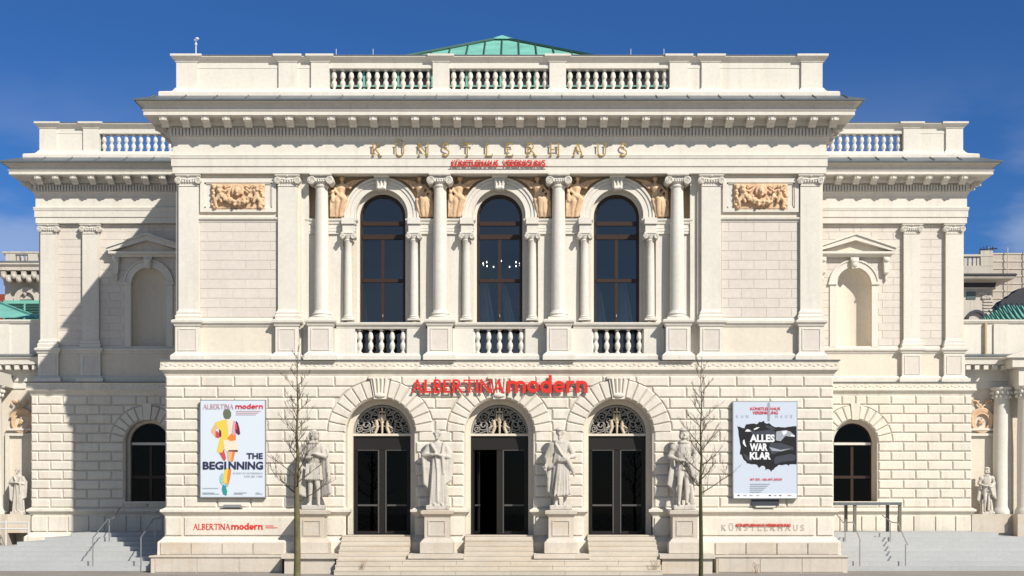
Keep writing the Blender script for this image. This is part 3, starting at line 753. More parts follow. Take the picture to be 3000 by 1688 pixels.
for x in COLX:
    left = x-1.6 < -7; right = x+1.6 > 7
    xa = -6.62 if left else x-2.05+0.93+0.0; xb = 6.62 if right else x+2.05-0.93
    xa2 = x-0.71 if not left else -6.62; xb2 = x+0.71 if not right else 6.62
    MB().box(xa2, xb2, 0.44, 0.618, ZPED-1.0, ZP(683, .4)).build('strip_pilaster', plaster, mus)
    im = MB()
    zi = [ZP(q, .3) for q in (684, 676, 668, 657, 655, 650, 646, 641, 638)]
    pa_ = [(xa, 0.617), (xa, 0.37), (xb, 0.37), (xb, 0.617)]
    im.sweep(pa_, [(-0.1, zi[0]), (0.0, zi[0]), (0.0, zi[1]), (0.015, zi[1]), (0.015, zi[2]), (0.03, zi[2]+.01), (0.0, zi[2]+.03), (0.0, zi[3]), (0.04, zi[4]), (0.05, zi[5]), (0.09, zi[6]), (0.10, zi[7]), (-0.2, zi[8])], cap=False)
    im.build('impost', plaster, mus)
for c in DC:
    for s in (-1, 1):
        xx = c+s*1.14
        o = link('small_column', scs, mus, (xx, 0.30, ZP(930, .3)))
        link('column_base', scb, o, (0, 0, ZP(942, .3)-ZP(930, .3)+0.02)); link('capital', sccap, o, (0, 0, sc_h))
        MB().box(xx-0.19, xx+0.19, 0.16, 0.368, ZP(684, .3), ZP(660, .3)).build('impost_block', plaster, mus)
        MB().box(xx-0.22, xx+0.22, 0.10, 0.368, ZP(659, .3), ZP(641, .3)).build('impost_cap', plaster, mus)
    ab = MB(); zi0 = ZP(639, .35)
    ab.archband(c, WZS, 0.90, 1.10, 0.46, 0.618, zi0); ab.archband(c, WZS, 1.105, 1.22, 0.43, 0.617, zi0); ab.archband(c, WZS, 1.225, 1.30, 0.39, 0.616, zi0)
    ab.archband(c, WZS, 0.905, 0.94, 0.45, 0.5, zi0)
    ab.build('archivolt', plaster, mus)
    k = MB(); zt2 = ZP(512, .3); zb2 = WZS+0.84
    k.prism([(c-0.15, zb2), (c+0.15, zb2), (c+0.21, zt2-0.12), (c-0.21, zt2-0.12)], 0.26, 0.617)
    k.sweep([(c-0.22, 0.617), (c-0.22, 0.24), (c+0.22, 0.24), (c+0.22, 0.617)], [(0, zt2-0.12), (0.03, zt2-0.10), (0.06, zt2-0.03), (0.06, zt2+.03), (-.1, zt2+.03)], cap=False)
    for q in (-0.13, 0, 0.13): k.tube([(c+q*0.85, 0.25, zb2+0.1), (c+q, 0.23, zt2-0.16)], 0.032, 6)
    k.ell((c, 0.23, zb2+0.05), (0.17, 0.07, 0.08)); k.ell((c-.1, 0.20, zb2+0.04), (0.06,)*3); k.ell((c+.1, 0.20, zb2+0.04), (0.06,)*3)
    k.build('keystone', plaster, mus, smooth=40)
# terracotta coloured field behind the spandrel figures
sp = MB()
for x in COLX:
    xa = max(x-2.05, -6.62); xb = min(x+2.05, 6.62)
    zA, zB = ZP(637, .5), ZP(509, .5)
    L_ = [c for c in DC if abs(c-x) < 2.2]
    left = [c for c in L_ if c < x]; right = [c for c in L_ if c > x]
    N = 24
    for i in range(N):
        z0_, z1_ = zA+(zB-zA)*i/N, zA+(zB-zA)*(i+1)/N
        def lim(zq, sg, cs):
            if not cs: return xa if sg > 0 else xb
            d = 1.29**2-max(0, zq-WZS)**2
            return cs[0]+sg*math.sqrt(max(d, 0.0))
        sp.add([(lim(z0_, 1, left), 0.605, z0_), (lim(z0_, -1, right), 0.605, z0_), (lim(z1_, -1, right), 0.605, z1_), (lim(z1_, 1, left), 0.605, z1_)], [(0, 1, 2, 3)])
sp.build('spandrel_field', ochre, mus)

# balcony balustrades under the windows
zr0, zr1 = ZP(1035, .2), ZP(963, .2)
bm2 = balmesh(zr1-zr0, 'baluster', plaster)
for c in DC:
    b = MB()
    b.box(c-1.62, c-0.90, 0.20, 0.50, ZPB-0.05, zr1+0.01); b.box(c+0.90, c+1.62, 0.20, 0.50, ZPB-0.05, zr1+0.01)
    b.sweep([(c-1.62, 0.20), (c+1.62, 0.20)], [(0.06, ZPB-.04), (0.06, ZP(1041)), (0.01, ZP(1036)), (0.004, zr0), (-0.33, zr0)], cap=False)
    b.sweep([(c-1.55, 0.20), (c+1.55, 0.20)], [(-0.33, zr1), (0.004, zr1), (0.02, ZP(956)), (0.08, ZP(951)), (0.10, ZP(947)), (0.10, ZP(943)), (-0.38, ZP(942))], cap=False)
    e = b.build('balustrade', plaster, mus)
    for i in range(-2, 3): link('baluster', bm2, e, (c+i*0.375, 0.35, zr0))
    for q in (-1, 1): MB().lathe(c+q*0.90, 0.35, [(r_, z_*(zr1-zr0)+zr0) for r_, z_ in ((0.05, 0.02), (0.09, 0.3), (0.05, 0.5), (0.085, 0.7), (0.04, 0.98))], 10).build('half_baluster', plaster, e, smooth=50)

# ================================================================= WINDOWS, DOORS, ROOMS
def window(cx, yf, half, zb, zs, bars, mull, parent, fm=brown, t=0.10, gl=glass):
    """arched timber window; bars: (z0, z1) horizontals; mull: (z0, z1)"""
    e = MB().archband(cx, zs, half-t, half+0.03, yf, yf+0.07, zb-0.02).build('window', fm, parent)
    for z0, z1 in bars: MB().box(cx-half+t-.01, cx+half-t+.01, yf-0.03, yf+0.05, z0, z1).build('transom', fm, e)
    MB().box(cx-0.055, cx+0.055, yf-0.015, yf+0.06, mull[0], mull[1]).build('mullion', fm, e)
    # panes
    zs_ = sorted([zb]+[q for p in bars for q in p]); r = half-t
    edges = [zb]+[v for p in sorted(bars) for v in p]
    pr = []
    for i in range(0, len(edges)-1, 2): pr.append((edges[i], edges[i+1]))
    for z0, z1 in pr:
        if z1-z0 < 0.08: continue
        if mull[0]-0.1 < z0 and z1 < mull[1]+0.1:
            for a, b_ in ((cx-r, cx-0.055), (cx+0.055, cx+r)): MB().face([(a, z0), (b_, z0), (b_, z1), (a, z1)], yf+0.03).build('pane', gl, e)
        else: MB().face([(cx-r, z0), (cx+r, z0), (cx+r, z1), (cx-r, z1)], yf+0.03).build('pane', gl, e)
    zt = edges[-1]; P = [(cx-r, zt)]+([(cx+r, zt)])+[(cx+r*math.cos(math.pi*i/20), zs+r*math.sin(math.pi*i/20)) for i in range(21)]
    MB().face(P, yf+0.03).build('pane', gl, e)
    return e
wy = 0.88
for c in DC:
    zp = lambda q: ZP(q, wy)
    window(c, wy, 0.80, ZP(1038), WZS-0.02, [(zp(828), zp(818)), (zp(702), zp(688)), (zp(662), zp(650))], (ZP(1036), zp(700)), mus)
    h = MB().box(c-0.015, c+0.015, wy-0.05, wy-0.016, zp(930), zp(922)); h.build('window_handle', steel, mus)
for s in (-1, 1):
    zp = lambda q: ZP(q, YW+.4)
    b_ = [(zp(1402), zp(1394)), (zp(1306), zp(1295))]
    e = window(s*WC, YW+0.47, 0.79, WSILL, WSP, b_, (WSILL, zp(1306)) , mus, t=0.05, gl=glassd)
    MB().box(s*WC-0.75, s*WC+0.75, YW+0.36, YW+0.435, zp(1304), zp(1297)).build('transom_ledge', plaster, mus)
# dark rooms behind the openings
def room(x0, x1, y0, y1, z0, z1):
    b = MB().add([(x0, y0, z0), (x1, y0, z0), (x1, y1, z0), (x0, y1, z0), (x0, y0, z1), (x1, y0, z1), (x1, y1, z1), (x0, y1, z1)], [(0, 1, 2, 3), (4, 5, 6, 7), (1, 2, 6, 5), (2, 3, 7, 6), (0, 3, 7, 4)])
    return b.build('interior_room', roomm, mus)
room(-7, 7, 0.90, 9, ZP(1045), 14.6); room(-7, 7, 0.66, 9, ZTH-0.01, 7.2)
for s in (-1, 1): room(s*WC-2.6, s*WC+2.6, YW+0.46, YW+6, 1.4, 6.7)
# doors
def scroll(cx, cz, r0, turns, a0, sgn, n=26, shrink=0.85):
    return [(cx+r0*(1-shrink*i/n)*math.cos(a0+sgn*turns*2*math.pi*i/n), 0, cz+r0*(1-shrink*i/n)*math.sin(a0+sgn*turns*2*math.pi*i/n)) for i in range(n+1)]
def grille_meshes():
    b = MB(); r = 1.0
    b.archband(0, 0, 0.93, 1.0, -0.02, 0.02, 0.0)
    for s in (-1, 1):
        f = lambda pts: [(s*x, y, z) for x, y, z in pts]
        for (cx, cz, r0, tn, a0, sg) in ((0.80, 0.17, 0.13, 1.6, 1.2, 1), (0.56, 0.30, 0.19, 1.5, -0.4, -1), (0.52, 0.60, 0.16, 1.5, 2.2, 1), (0.25, 0.76, 0.14, 1.4, 0.3, -1), (0.32, 0.12, 0.11, 1.3, 0, 1), (0.74, 0.47, 0.10, 1.3, 4, -1), (0.28, 0.48, 0.12, 1.2, 3.6, 1)):
            b.tube(f(scroll(cx, cz, r0, tn, a0, sg)), 0.022, 5)
        b.tube(f([(0.92, 0, 0.02), (0.7, 0, 0.10), (0.62, 0, 0.35), (0.75, 0, 0.55), (0.62, 0, 0.70)]), 0.022, 5)
        b.tube(f([(0.40, 0, 0.02), (0.48, 0, 0.3), (0.40, 0, 0.62), (0.2, 0, 0.90), (0.0, 0, 0.96)]), 0.022, 5)
        b.tube(f([(0.15, 0, 0.62), (0.38, 0, 0.80), (0.55, 0, 0.76)]), 0.02, 5)
        b.tube(f([(0.0, 0, 0.30), (0.25, 0, 0.20), (0.5, 0, 0.08), (0.7, 0, 0.03)]), 0.02, 5)
        for (x, z, rx, rz) in ((0.66, 0.30, .05, .05), (0.45, 0.75, .045, .04), (0.84, 0.36, .04, .04), (0.30, 0.30, .04, .06), (0.5, 0.45, .04, .05), (.12, .85, .04, .04)): b.ell((s*x, -0.01, z), (rx, 0.03, rz), 8, 6)
    g1 = b.mesh('iron_scrollwork', irongr, smooth=50)
    c = MB()
    c.limb([(0, -0.03, 0.03), (0, -0.03, 0.35)], [0.035, 0.045], 8); c.ell((0, -0.03, 0.40), (0.07, 0.05, 0.06)); c.ell((0, -0.04, 0.56), (0.075, 0.07, 0.16)); c.ell((-.10, -0.03, .60), (.04, .04, .13)); c.ell((.10, -.03, .60), (.04, .04, .13)); c.box(-.12, .12, -.05, .0, .74, .79); c.ell((0, -.03, .86), (.04, .04, .07))
    for s in (-1, 1):
        c.limb([(s*0.24, -0.03, 0.03), (s*0.17, -0.03, 0.20), (s*0.19, -0.03, 0.36)], [0.05, 0.055, 0.07], 8); c.ell((s*0.19, -0.04, 0.42), (0.055, 0.06, 0.07)); c.limb([(s*0.2, -.03, .3), (s*.36, -.03, .2)], [.04, .025], 6)
        c.limb([(0, -.03, .42), (s*.16, -.03, .52)], [.03, .02], 6)
    return g1, c.mesh('iron_relief_figures', ironlt, smooth=50)
gr1, gr2 = grille_meshes()
DY = 0.62
ztr = ZP(1276, DY)
for idx, c in enumerate(DC):
    d = MB(); hw_ = 1.0
    d.box(c-hw_-.02, c-hw_+0.07, DY, DY+0.12, ZTH, ztr-0.02); d.box(c+hw_-0.07, c+hw_+.02, DY, DY+0.12, ZTH, ztr-0.02)
    d.box(c-hw_+0.07, c+hw_-0.07, DY+0.01, DY+0.12, ZP(1318, DY), ztr-0.02)
    e = d.build('entrance_door', darkm, mus)
    MB().box(c-hw_-.02, c+hw_+.02, DY-0.06, DY+0.13, ztr-0.02, ztr+0.06).build('door_transom', wallm, e)
    link('iron_scrollwork', gr1, e, (c, DY+0.02, ztr+0.055)); link('iron_relief_figures', gr2, e, (c, DY+0.02, ztr+0.055))
    MB().face([(c+0.98*math.cos(math.pi*i/20), ztr+0.06+0.98*math.sin(math.pi*i/20)) for i in range(21)], DY+0.08).build('fanlight_pane', glassd, e)
    zt = ZP(1316, DY); ZB = ZTH+0.02
    for sd_ in (-1, 1):
        a, b2 = (c-hw_+0.08, c-0.10) if sd_ < 0 else (c+0.10, c+hw_-0.08)
        opened = (idx == 1 and sd_ < 0)
        lf = MB(); t = 0.055
        W_ = b2-a
        lf.box(0, t, -0.03, 0.03, 0, zt-ZB); lf.box(W_-t, W_, -0.03, 0.03, 0, zt-ZB); lf.box(t, W_-t, -0.03, 0.03, 0, 0.1); lf.box(t, W_-t, -0.03, 0.03, zt-ZB-0.07, zt-ZB)
        o = lf.build('door_leaf', darkm, e, loc=(a, DY+0.06, ZB), )
        if opened: o.rotation_euler = (0, 0, R(78))
        xs = W_-t*0.5 if sd_ < 0 else t*0.5
        MB().box(xs-0.022, xs+0.022, -0.055, -0.031, 0.02, zt-ZB-0.03).build('door_edge', steeld, o)
        MB().box(t+.01, W_-t-.01, -0.075, -0.045, 0.97, 1.03).build('push_bar', steeld, o)
        MB().box(t if sd_ > 0 else t, W_-t, -0.05, -0.032, zt-ZB-0.05, zt-ZB-0.02).build('door_closer', steeld, o)
        MB().face([(t, 0.1), (W_-t, 0.1), (W_-t, zt-ZB-0.07), (t, zt-ZB-0.07)], 0.0).build('pane', glassd, o)
    MB().box(c-0.098, c+0.098, DY+0.03, DY+0.08, ZB, zt).build('door_post', darkm, e)
# drapes hanging inside the lower panes
cloth = masonry('curtain_cloth', (0.62, 0.63, 0.66), var=0.15, scale=3, streak=0.3, bump=0.3)
def drape(c, y, zt, zb, top, bot):
    n, m = 30, 10; vs = []
    for j in range(m+1):
        t = j/m; e_ = t**0.8
        a = top[0]+(bot[0]-top[0])*e_; b_ = top[1]+(bot[1]-top[1])*e_
        for i in range(n+1):
            u = i/n; vs.append((c+a+(b_-a)*u, y+0.05*math.sin(u*22+t*1.5)+0.02*math.sin(u*47), zt+(zb-zt)*t))
    MB().add(vs, [(j*(n+1)+i, j*(n+1)+i+1, (j+1)*(n+1)+i+1, (j+1)*(n+1)+i) for j in range(m) for i in range(n)]).build('curtain', cloth, mus, smooth=60)
drape(0, 1.35, 10.25, 7.6, (-0.78, -0.45), (-0.78, -0.02)); drape(0, 1.45, 10.3, 7.6, (0.02, 0.16), (0.20, 0.78))
drape(4.1, 1.40, 10.1, 7.6, (-0.78, -0.55), (-0.78, -0.15)); drape(4.1, 1.35, 10.3, 7.6, (0.10, 0.35), (0.12, 0.78))
drape(-4.1, 1.35, 10.2, 7.6, (-0.80, -0.72), (-0.80, -0.50))
# chandelier behind the middle window
ch = empty('ring_chandelier', 'ring of lit bulbs hanging behind the middle upper window', 'chandelier', (0.05, 2.6, ZP(778, 2.6)))
rg = MB(); rg.tube([(0.68*math.cos(a), 0.68*math.sin(a)*0.9, 0) for a in [2*math.pi*i/32 for i in range(33)]], 0.015, 5); rg.tube([(0, 0, 0.0), (0, 0, 2.6)], 0.01, 5)
for i in range(4): rg.tube([(0, 0, 0.6), (0.68*math.cos(i*math.pi/2), .61*math.sin(i*math.pi/2), 0)], 0.006, 4)
rg.build('ring', brown, ch)
bme = MB().lathe(0, 0, [(0.008, 0), (0.014, 0.01), (0.017, 0.035), (0.008, 0.06)], 8).mesh('bulb', bulbm)
for i in (0, 1, 2, 4, 5, 6, 7, 8, 10, 12, 13): a = 2*math.pi*(i+.5)/14; link('bulb', bme, ch, (0.68*math.cos(a), .61*math.sin(a), 0.02))

# ================================================================= WING UPPER FLOORS
capw = capital_pil(0.64)
NZ = 11.26
for s in (-1, 1):
    fx = (lambda a, b: (min(s*a, s*b), max(s*a, s*b)))
    b = MB().wall(WX, WWX-0.07, ZPED-0.03, ZP(508), YW+0.19, 0.06, [(WC, 0.70, ZPED+0.03, NZ)])
    b.box(WX, WWX-0.02, YW+0.16, YW+0.5, ZPB-0.1, ZPED-0.032); b.box(WWX-0.4, WWX-0.07, YW+0.26, BK, ZPB-.1, ZP(508))
    # concave niche
    N = 14; zs_ = [ZPED+0.03, NZ]; vs = []; fs = []
    for i in range(N+1):
        a = math.pi*i/N; x = WC+0.70*math.cos(a); y = YW+0.25+0.50*math.sin(a); vs += [(x, y, zs_[0]), (x, y, zs_[1])]
    for i in range(N): fs.append((2*i, 2*i+2, 2*i+3, 2*i+1))
    b.add(vs, fs); b.add([(WC+0.70*math.cos(math.pi*i/N), YW+0.25+0.5*math.sin(math.pi*i/N), zs_[0]) for i in range(N+1)], [tuple(range(N+1))])
    vs = []; M_ = 8
    for j in range(M_+1):
        ph = math.pi/2*j/M_
        for i in range(N+1):
            a = math.pi*i/N; vs.append((WC+0.70*math.cos(a)*math.cos(ph) if True else 0, YW+0.25+0.5*math.sin(a)*math.cos(ph), NZ+0.70*math.sin(ph)))
    b.add(vs, [(j*(N+1)+i, j*(N+1)+i+1, (j+1)*(N+1)+i+1, (j+1)*(N+1)+i) for j in range(M_) for i in range(N)])
    if s < 0: b.mirror()
    e = b.build('wing_upper_wall', wallm, mus)
    # ashlar, cut round the niche surround
    n = 16; zb = ZPED+0.10; h = (ZP(509)-zb)/n; zz = [zb+h*i for i in range(n+1)]
    for xa, xb in ((WX+0.02, 16.30), (16.96, 17.99)):
        tmp = courses(xa, xb, [(WC, NZ)] if xa < 13 else [], 1.0, 1.02, YW+0.19, e, 0.87, 12.0 if xa < 13 else 17.45, n, zz, proud=0.012, bev=0.006, name='ashlar_block', m=ashl)
        if s < 0:
            for o in tmp: o.location.x *= -1; o.scale.x = -1
    for xa in (18.34, 16.64):
        o = pilaster(0, 0.66, 0.0, 0.20, capw)
        o.location = (s*xa, YW+0.02, 0)
        q = pedestal(-0.41, 0.41, -0.05, 0.2); q.location = (s*xa, YW+0.02, 0)
    x0, x1 = fx(WX, 18.8)
    MB().sweep([(x0, YW+0.16), (x1, YW+0.16)], [(0.0, ZP(956)), (0.03, ZP(955)), (0.05, ZP(950)), (0.11, ZP(946)), (0.12, ZP(939)), (0.02, ZP(937)), (0.0, ZP(930))]).build('sill_moulding', plaster, mus)
    MB().sweep([(x0, YW+0.16), (x1, YW+0.16)], [(0.10, ZPB-.05), (0.10, ZP(1040)), (0.04, ZP(1034)), (0.0, ZP(1033))]).build('panel_base', plaster, mus)
    # surround, pediment
    yb = YW+0.188; cx = s*WC
    a = MB().archband(cx, NZ, 0.71, 0.95, yb-0.07, yb, NZ+0.10); a.archband(cx, NZ, 0.955, 1.02, yb-0.11, yb, NZ+0.1)
    for q in (-1, 1):
        a.box(cx+q*0.72, cx+q*0.98, yb-0.06, yb, ZPED+0.05, NZ); a.box(cx+q*0.70, cx+q*1.04, yb-0.12, yb, NZ, NZ+0.10)
    a.prism([(cx-0.11, NZ+0.64), (cx+0.11, NZ+0.64), (cx+0.17, 12.36), (cx-0.17, 12.36)], yb-0.22, yb)
    a.ell((cx, yb-0.22, NZ+0.80), (0.12, 0.07, 0.13)); a.ell((cx, yb-0.22, 12.2), (0.16, 0.08, 0.12))
    a.build('niche_surround', plaster, mus, smooth=30)
    for q in (-1, 1):
        p = MB()
        p.prism([(cx+q*1.28-.09, 11.72), (cx+q*1.28+.09, 11.72), (cx+q*1.28+.12, 12.36), (cx+q*1.28-.12, 12.36)], yb-0.24, yb)
        p.ell((cx+q*1.28, yb-0.22, 12.24), (0.13, 0.10, 0.11)); p.ell((cx+q*1.28, yb-0.14, 11.74), (0.10, 0.10, 0.10)); p.ell((cx+q*1.28, yb-0.08, 11.52), (0.05, 0.06, 0.14))
        p.build('console', plaster, mus, smooth=30)
    d = MB()
    d.sweep([(cx-1.42, yb), (cx-1.42, yb-0.22), (cx+1.42, yb-0.22), (cx+1.42, yb)], [(-0.2, 12.36), (0, 12.36), (0.02, 12.42), (0.10, 12.46), (0.13, 12.47), (0.13, 12.56), (-0.25, 12.57)], cap=False)
    A = Vector((cx, 0, 13.22)); th = 0.15
    for q in (-1, 1):
        Bq = Vector((cx+q*1.62, 0, 12.60)); dd = (Bq-A).normalized(); up_ = Vector((-dd.z*q, 0, dd.x*q)); up_ = up_ if up_.z > 0 else -up_
        lo = [(A.x, A.z-0.21), (Bq.x-q*0.1, Bq.z-0.03), (Bq.x, Bq.z+0.02), (Bq.x, Bq.z+0.08), (A.x, A.z+0.0)]
        if q < 0: lo = lo[::-1]
        d.prism(lo, yb-0.36, yb)
        lo = [(A.x, A.z+0.002), (Bq.x, Bq.z+0.082), (Bq.x+q*.05, Bq.z+0.10), (Bq.x+q*.05, Bq.z+0.14), (A.x, A.z+0.075)]
        if q < 0: lo = lo[::-1]
        d.prism(lo, yb-0.42, yb)
    d.build('pediment', plaster, mus)
    MB().prism([(cx-1.45, 12.57), (cx+1.45, 12.57), (cx, 13.02)], yb-0.12, yb).build('tympanum', ochre if False else wallm, mus)

# ================================================================= LETTERING
def ribbon(b, pts, wd, dep, k):
    """flat stroke of width wd along x,z points, front at -dep-k*tiny"""
    n = len(pts); L = []; Rr = []
    W = wd if isinstance(wd, (list, tuple)) else [wd]*n
    for i in range(n):
        a = Vector(pts[max(i-1, 0)]); c = Vector(pts[min(i+1, n-1)]); t = (c-a).normalized(); nn = Vector((-t.y, t.x))
        p = Vector(pts[i]); L.append(p+nn*W[i]/2); Rr.append(p-nn*W[i]/2)
    y0 = -dep-k*0.0015
    poly = Rr+L[::-1]; m = len(poly)
    vs = [(p.x, y0, p.y) for p in poly]+[(p.x, 0, p.y) for p in poly]
    fs = [(i, i+1, m-2-i, m-1-i) for i in range(n-1)]+[(i, i+m, (i+1) % m+m, (i+1) % m) for i in range(m)]
    b.add(vs, fs)
def arc(cx, cz, rx, rz, a0, a1, n=14): return [(cx+rx*math.cos(R(a0+(a1-a0)*i/n)), cz+rz*math.sin(R(a0+(a1-a0)*i/n))) for i in range(n+1)]
def serif_glyph(ch, T, t):
    """cap height 1: (advance, [(points, width)]) with thick T and thin t strokes and small serifs"""
    s = []; q = 0.10
    def v(x, z0=0, z1=1, w_=None, ends=(1, 1)):
        w_ = w_ or T; s.append(([(x, z0), (x, z1)], w_))
        if ends[0]: s.append(([(x-q, z0+t*.5), (x+q, z0+t*.5)], t))
        if ends[1]: s.append(([(x-q, z1-t*.5), (x+q, z1-t*.5)], t))
    if ch == 'A': s += [([(0.08, 0), (0.42, 1)], t*1.2), ([(0.40, 1), (0.76, 0)], T), ([(0.22, 0.36), (0.62, 0.36)], t), ([(0, t/2), (0.18, t/2)], t), ([(0.64, t/2), (0.88, t/2)], t)]; return 0.86, s
    if ch == 'L': v(0.12); s += [([(0.12, t/2), (0.55, t/2)], t), ([(0.55, 0), (0.57, 0.2)], t)]; return 0.62, s
    if ch == 'I': v(0.12); return 0.26, s
    if ch == 'T': v(0.40, ends=(1, 0)); s += [([(0.03, 1-t/2), (0.77, 1-t/2)], t), ([(0.04, 1), (0.02, 0.82)], t), ([(0.76, 1), (0.78, 0.82)], t)]; return 0.80, s
    if ch == 'E': v(0.12); s += [([(0.12, 1-t/2), (0.52, 1-t/2)], t), ([(0.12, 0.52), (0.46, 0.52)], t), ([(0.12, t/2), (0.55, t/2)], t), ([(0.52, 1), (0.53, 0.84)], t), ([(0.55, 0), (0.57, 0.18)], t)]; return 0.62, s
    if ch == 'B': v(0.12); s += [([(0.12, 1-t/2)]+arc(0.28, 0.76, 0.22, 0.24-t/2, 90, -90)+[(0.12, 0.52)], T*0.8), ([(0.12, 0.52)]+arc(0.30, 0.26, 0.27, 0.26-t/2, 90, -90)+[(0.12, t/2)], T*0.8)]; return 0.66, s
    if ch == 'R': v(0.12); s += [([(0.12, 1-t/2)]+arc(0.30, 0.75, 0.24, 0.25-t/2, 90, -90)+[(0.12, 0.5)], T*0.8), ([(0.34, 0.5), (0.74, 0)], T), ([(0.66, t/2), (0.84, t/2)], t)]; return 0.80, s
    if ch == 'N': v(0.10, w_=t*1.2); v(0.78, w_=t*1.2, ends=(0, 1)); s += [([(0.08, 1), (0.78, 0)], T)]; return 0.90, s
    if ch == 'K': v(0.12); s += [([(0.14, 0.42), (0.62, 1)], t*1.2), ([(0.28, 0.58), (0.70, 0)], T), ([(0.54, 1-t/2), (0.74, 1-t/2)], t), ([(0.60, t/2), (0.82, t/2)], t)]; return 0.80, s
    if ch in 'UÜ':
        s += [([(0.12, 1)]+arc(0.42, 0.34, 0.30, 0.34-t/2, 180, 360)+[(0.72, 1)], T*0.85), ([(0.02, 1-t/2), (0.22, 1-t/2)], t), ([(0.62, 1-t/2), (0.82, 1-t/2)], t)]
        if ch == 'Ü': s += [([(0.28, 1.14), (0.28, 1.26)], T*1.3), ([(0.56, 1.14), (0.56, 1.26)], T*1.3)]
        return 0.84, s
    if ch == 'S': s += [(arc(0.29, 0.755, 0.21, 0.245-t/2, 25, 270, 16)+arc(0.29, 0.27, 0.23, 0.27-t/2, 90, -155, 16), T*0.95), ([(0.485, 0.98), (0.485, 0.78)], t), ([(0.08, 0.02), (0.08, 0.24)], t)]; return 0.58, s
    if ch == 'H': v(0.12); v(0.72); s += [([(0.12, 0.52), (0.72, 0.52)], t)]; return 0.84, s
    return 0.4, s
def sans_bold(ch, T):
    """x-height 1"""
    s = []; q = T/2; o = lambda cx, a0=0, a1=360: arc(cx, 0.5, 0.5-q, 0.5-q, a0, a1, 26)
    if ch == 'm': s += [([(q, 0), (q, 1)], T), (arc(q+0.33, 0.62, 0.33, 0.38-q, 180, 0)+[(q+0.66, 0)], T), (arc(q+0.99, 0.62, 0.33, 0.38-q, 180, 0)+[(q+1.32, 0)], T)]; return 1.32+T+0.08, s
    if ch == 'o': s += [(o(0.5), T)]; return 1.06, s
    if ch == 'd': s += [(o(0.5), T), ([(1-q, 0), (1-q, 1.45)], T)]; return 1.08, s
    if ch == 'e': s += [(o(0.5, 0, 318), T*0.95), ([(q*.8, 0.47), (0.98, 0.47)], T*0.62)]; return 1.06, s
    if ch == 'r': s += [([(q, 0), (q, 1)], T), (arc(q+0.36, 0.56, 0.36, 0.44-q, 180, 60), T)]; return 0.80, s
    if ch == 'n': s += [([(q, 0), (q, 1)], T), (arc(q+0.36, 0.60, 0.36, 0.40-q, 180, 0)+[(q+0.72, 0)], T)]; return 0.72+T+0.06, s
def word(parent, text, fn, x0, x1, z, y, hgt, m, dep, gap=0.08, name='letter', spread=False, one=False, **kw):
    gl = [fn(c_, **kw) for c_ in text]; tot = sum(a for a, _ in gl)+gap*(len(gl)-1)
    if spread: gap = ((x1-x0)/hgt-sum(a for a, _ in gl))/(len(gl)-1); sx = hgt
    else: sx = (x1-x0)/tot
    x = x0; allb = MB()
    for a, st_ in gl:
        b = MB()
        for k, (pts, wd) in enumerate(st_):
            ribbon(b, [(px*sx, pz*hgt) for px, pz in pts], wd*(sx+hgt)/2, dep, k)
        if one: b.shift((x, y, z)); allb.add(b.v, b.f)
        else: b.build(name, m, parent, loc=(x, y, z))
        x += (a+gap)*sx
    if one: return allb.build(name, m, parent)
_tc = {}
def text_mb(txt, w_, h_, bold=0.0, dep=0.0):
    cu = bpy.data.curves.new('t', 'FONT'); cu.body = txt; cu.size = 1; cu.offset = bold; cu.resolution_u = 3
    o = bpy.data.objects.new('t', cu); C.objects.link(o); dg = bpy.context.evaluated_depsgraph_get(); dg.update()
    me = bpy.data.meshes.new_from_object(o.evaluated_get(dg)); bpy.data.objects.remove(o)
    V_ = [v.co.copy() for v in me.vertices]; F = [tuple(p.vertices) for p in me.polygons]
    mnx, mxx = min(v.x for v in V_), max(v.x for v in V_); mny, mxy = min(v.y for v in V_), max(v.y for v in V_)
    b = MB(); b.add([((v.x-mnx)/(mxx-mnx)*w_, -dep, (v.y-mny)/(mxy-mny)*h_) for v in V_], F)
    if dep > 0:
        ec = {}
        for f in F:
            for i in range(len(f)): e = (f[i], f[(i+1) % len(f)]); ec[e] = ec.get(e, 0)+1
        n = len(V_); b.v += [(x, 0, z) for x, y, z in b.v[:n]]
        for (i, j) in ec:
            if (j, i) not in ec: b.f.append((j, i, i+n, j+n))
    return b
def text(parent, txt, x0, x1, z0, z1, y, m, bold=0.0, dep=0.0, name='lettering'):
    return text_mb(txt, x1-x0, z1-z0, bold, dep).shift((x0, y, z0)).build(name, m, parent)

# gold inscription on the frieze
ins = empty('gold_inscription', 'gold serif letters KÜNSTLERHAUS on the frieze under the main cornice', 'sign', (0, -0.088, ZP(459.0, -0.09)))
yl = -0.12
word(ins, 'KÜNSTLERHAUS', serif_glyph, XP(1088, yl), XP(1838, yl), 0.01, 0.0, (457-419)/85*(1+yl/D0), gold, 0.02, spread=True, T=0.10, t=0.06)
for o in ins.children: o.location.x -= 0
# small red sign under it
rs = empty('red_sign', 'small red letters KÜNSTLERHAUS VEREINIGUNG on the fascia above the middle window', 'sign', (0, 0, ZP(489)))
b = MB(); b.box(XP(1318, -.2), XP(1604, -.2), -0.10, -0.075, -0.005, 0.015); b.box(XP(1330, -.2), XP(1332, -.2), -0.0745, -0.02, -.005, .015); b.box(XP(1590, -.2), XP(1592, -.2), -0.0745, -0.02, -.005, .015)
b.build('rail', red, rs)
xx = XP(1324, -.18); text(rs, 'KÜNSTLERHAUS', xx, XP(1460, -.18), 0.017, 0.017+0.235, -0.07, red, 0.012, 0.025)
text(rs, 'VEREINIGUNG', XP(1474, -.18), XP(1598, -.18), 0.017, 0.017+0.20, -0.07, red, 0.012, 0.025)
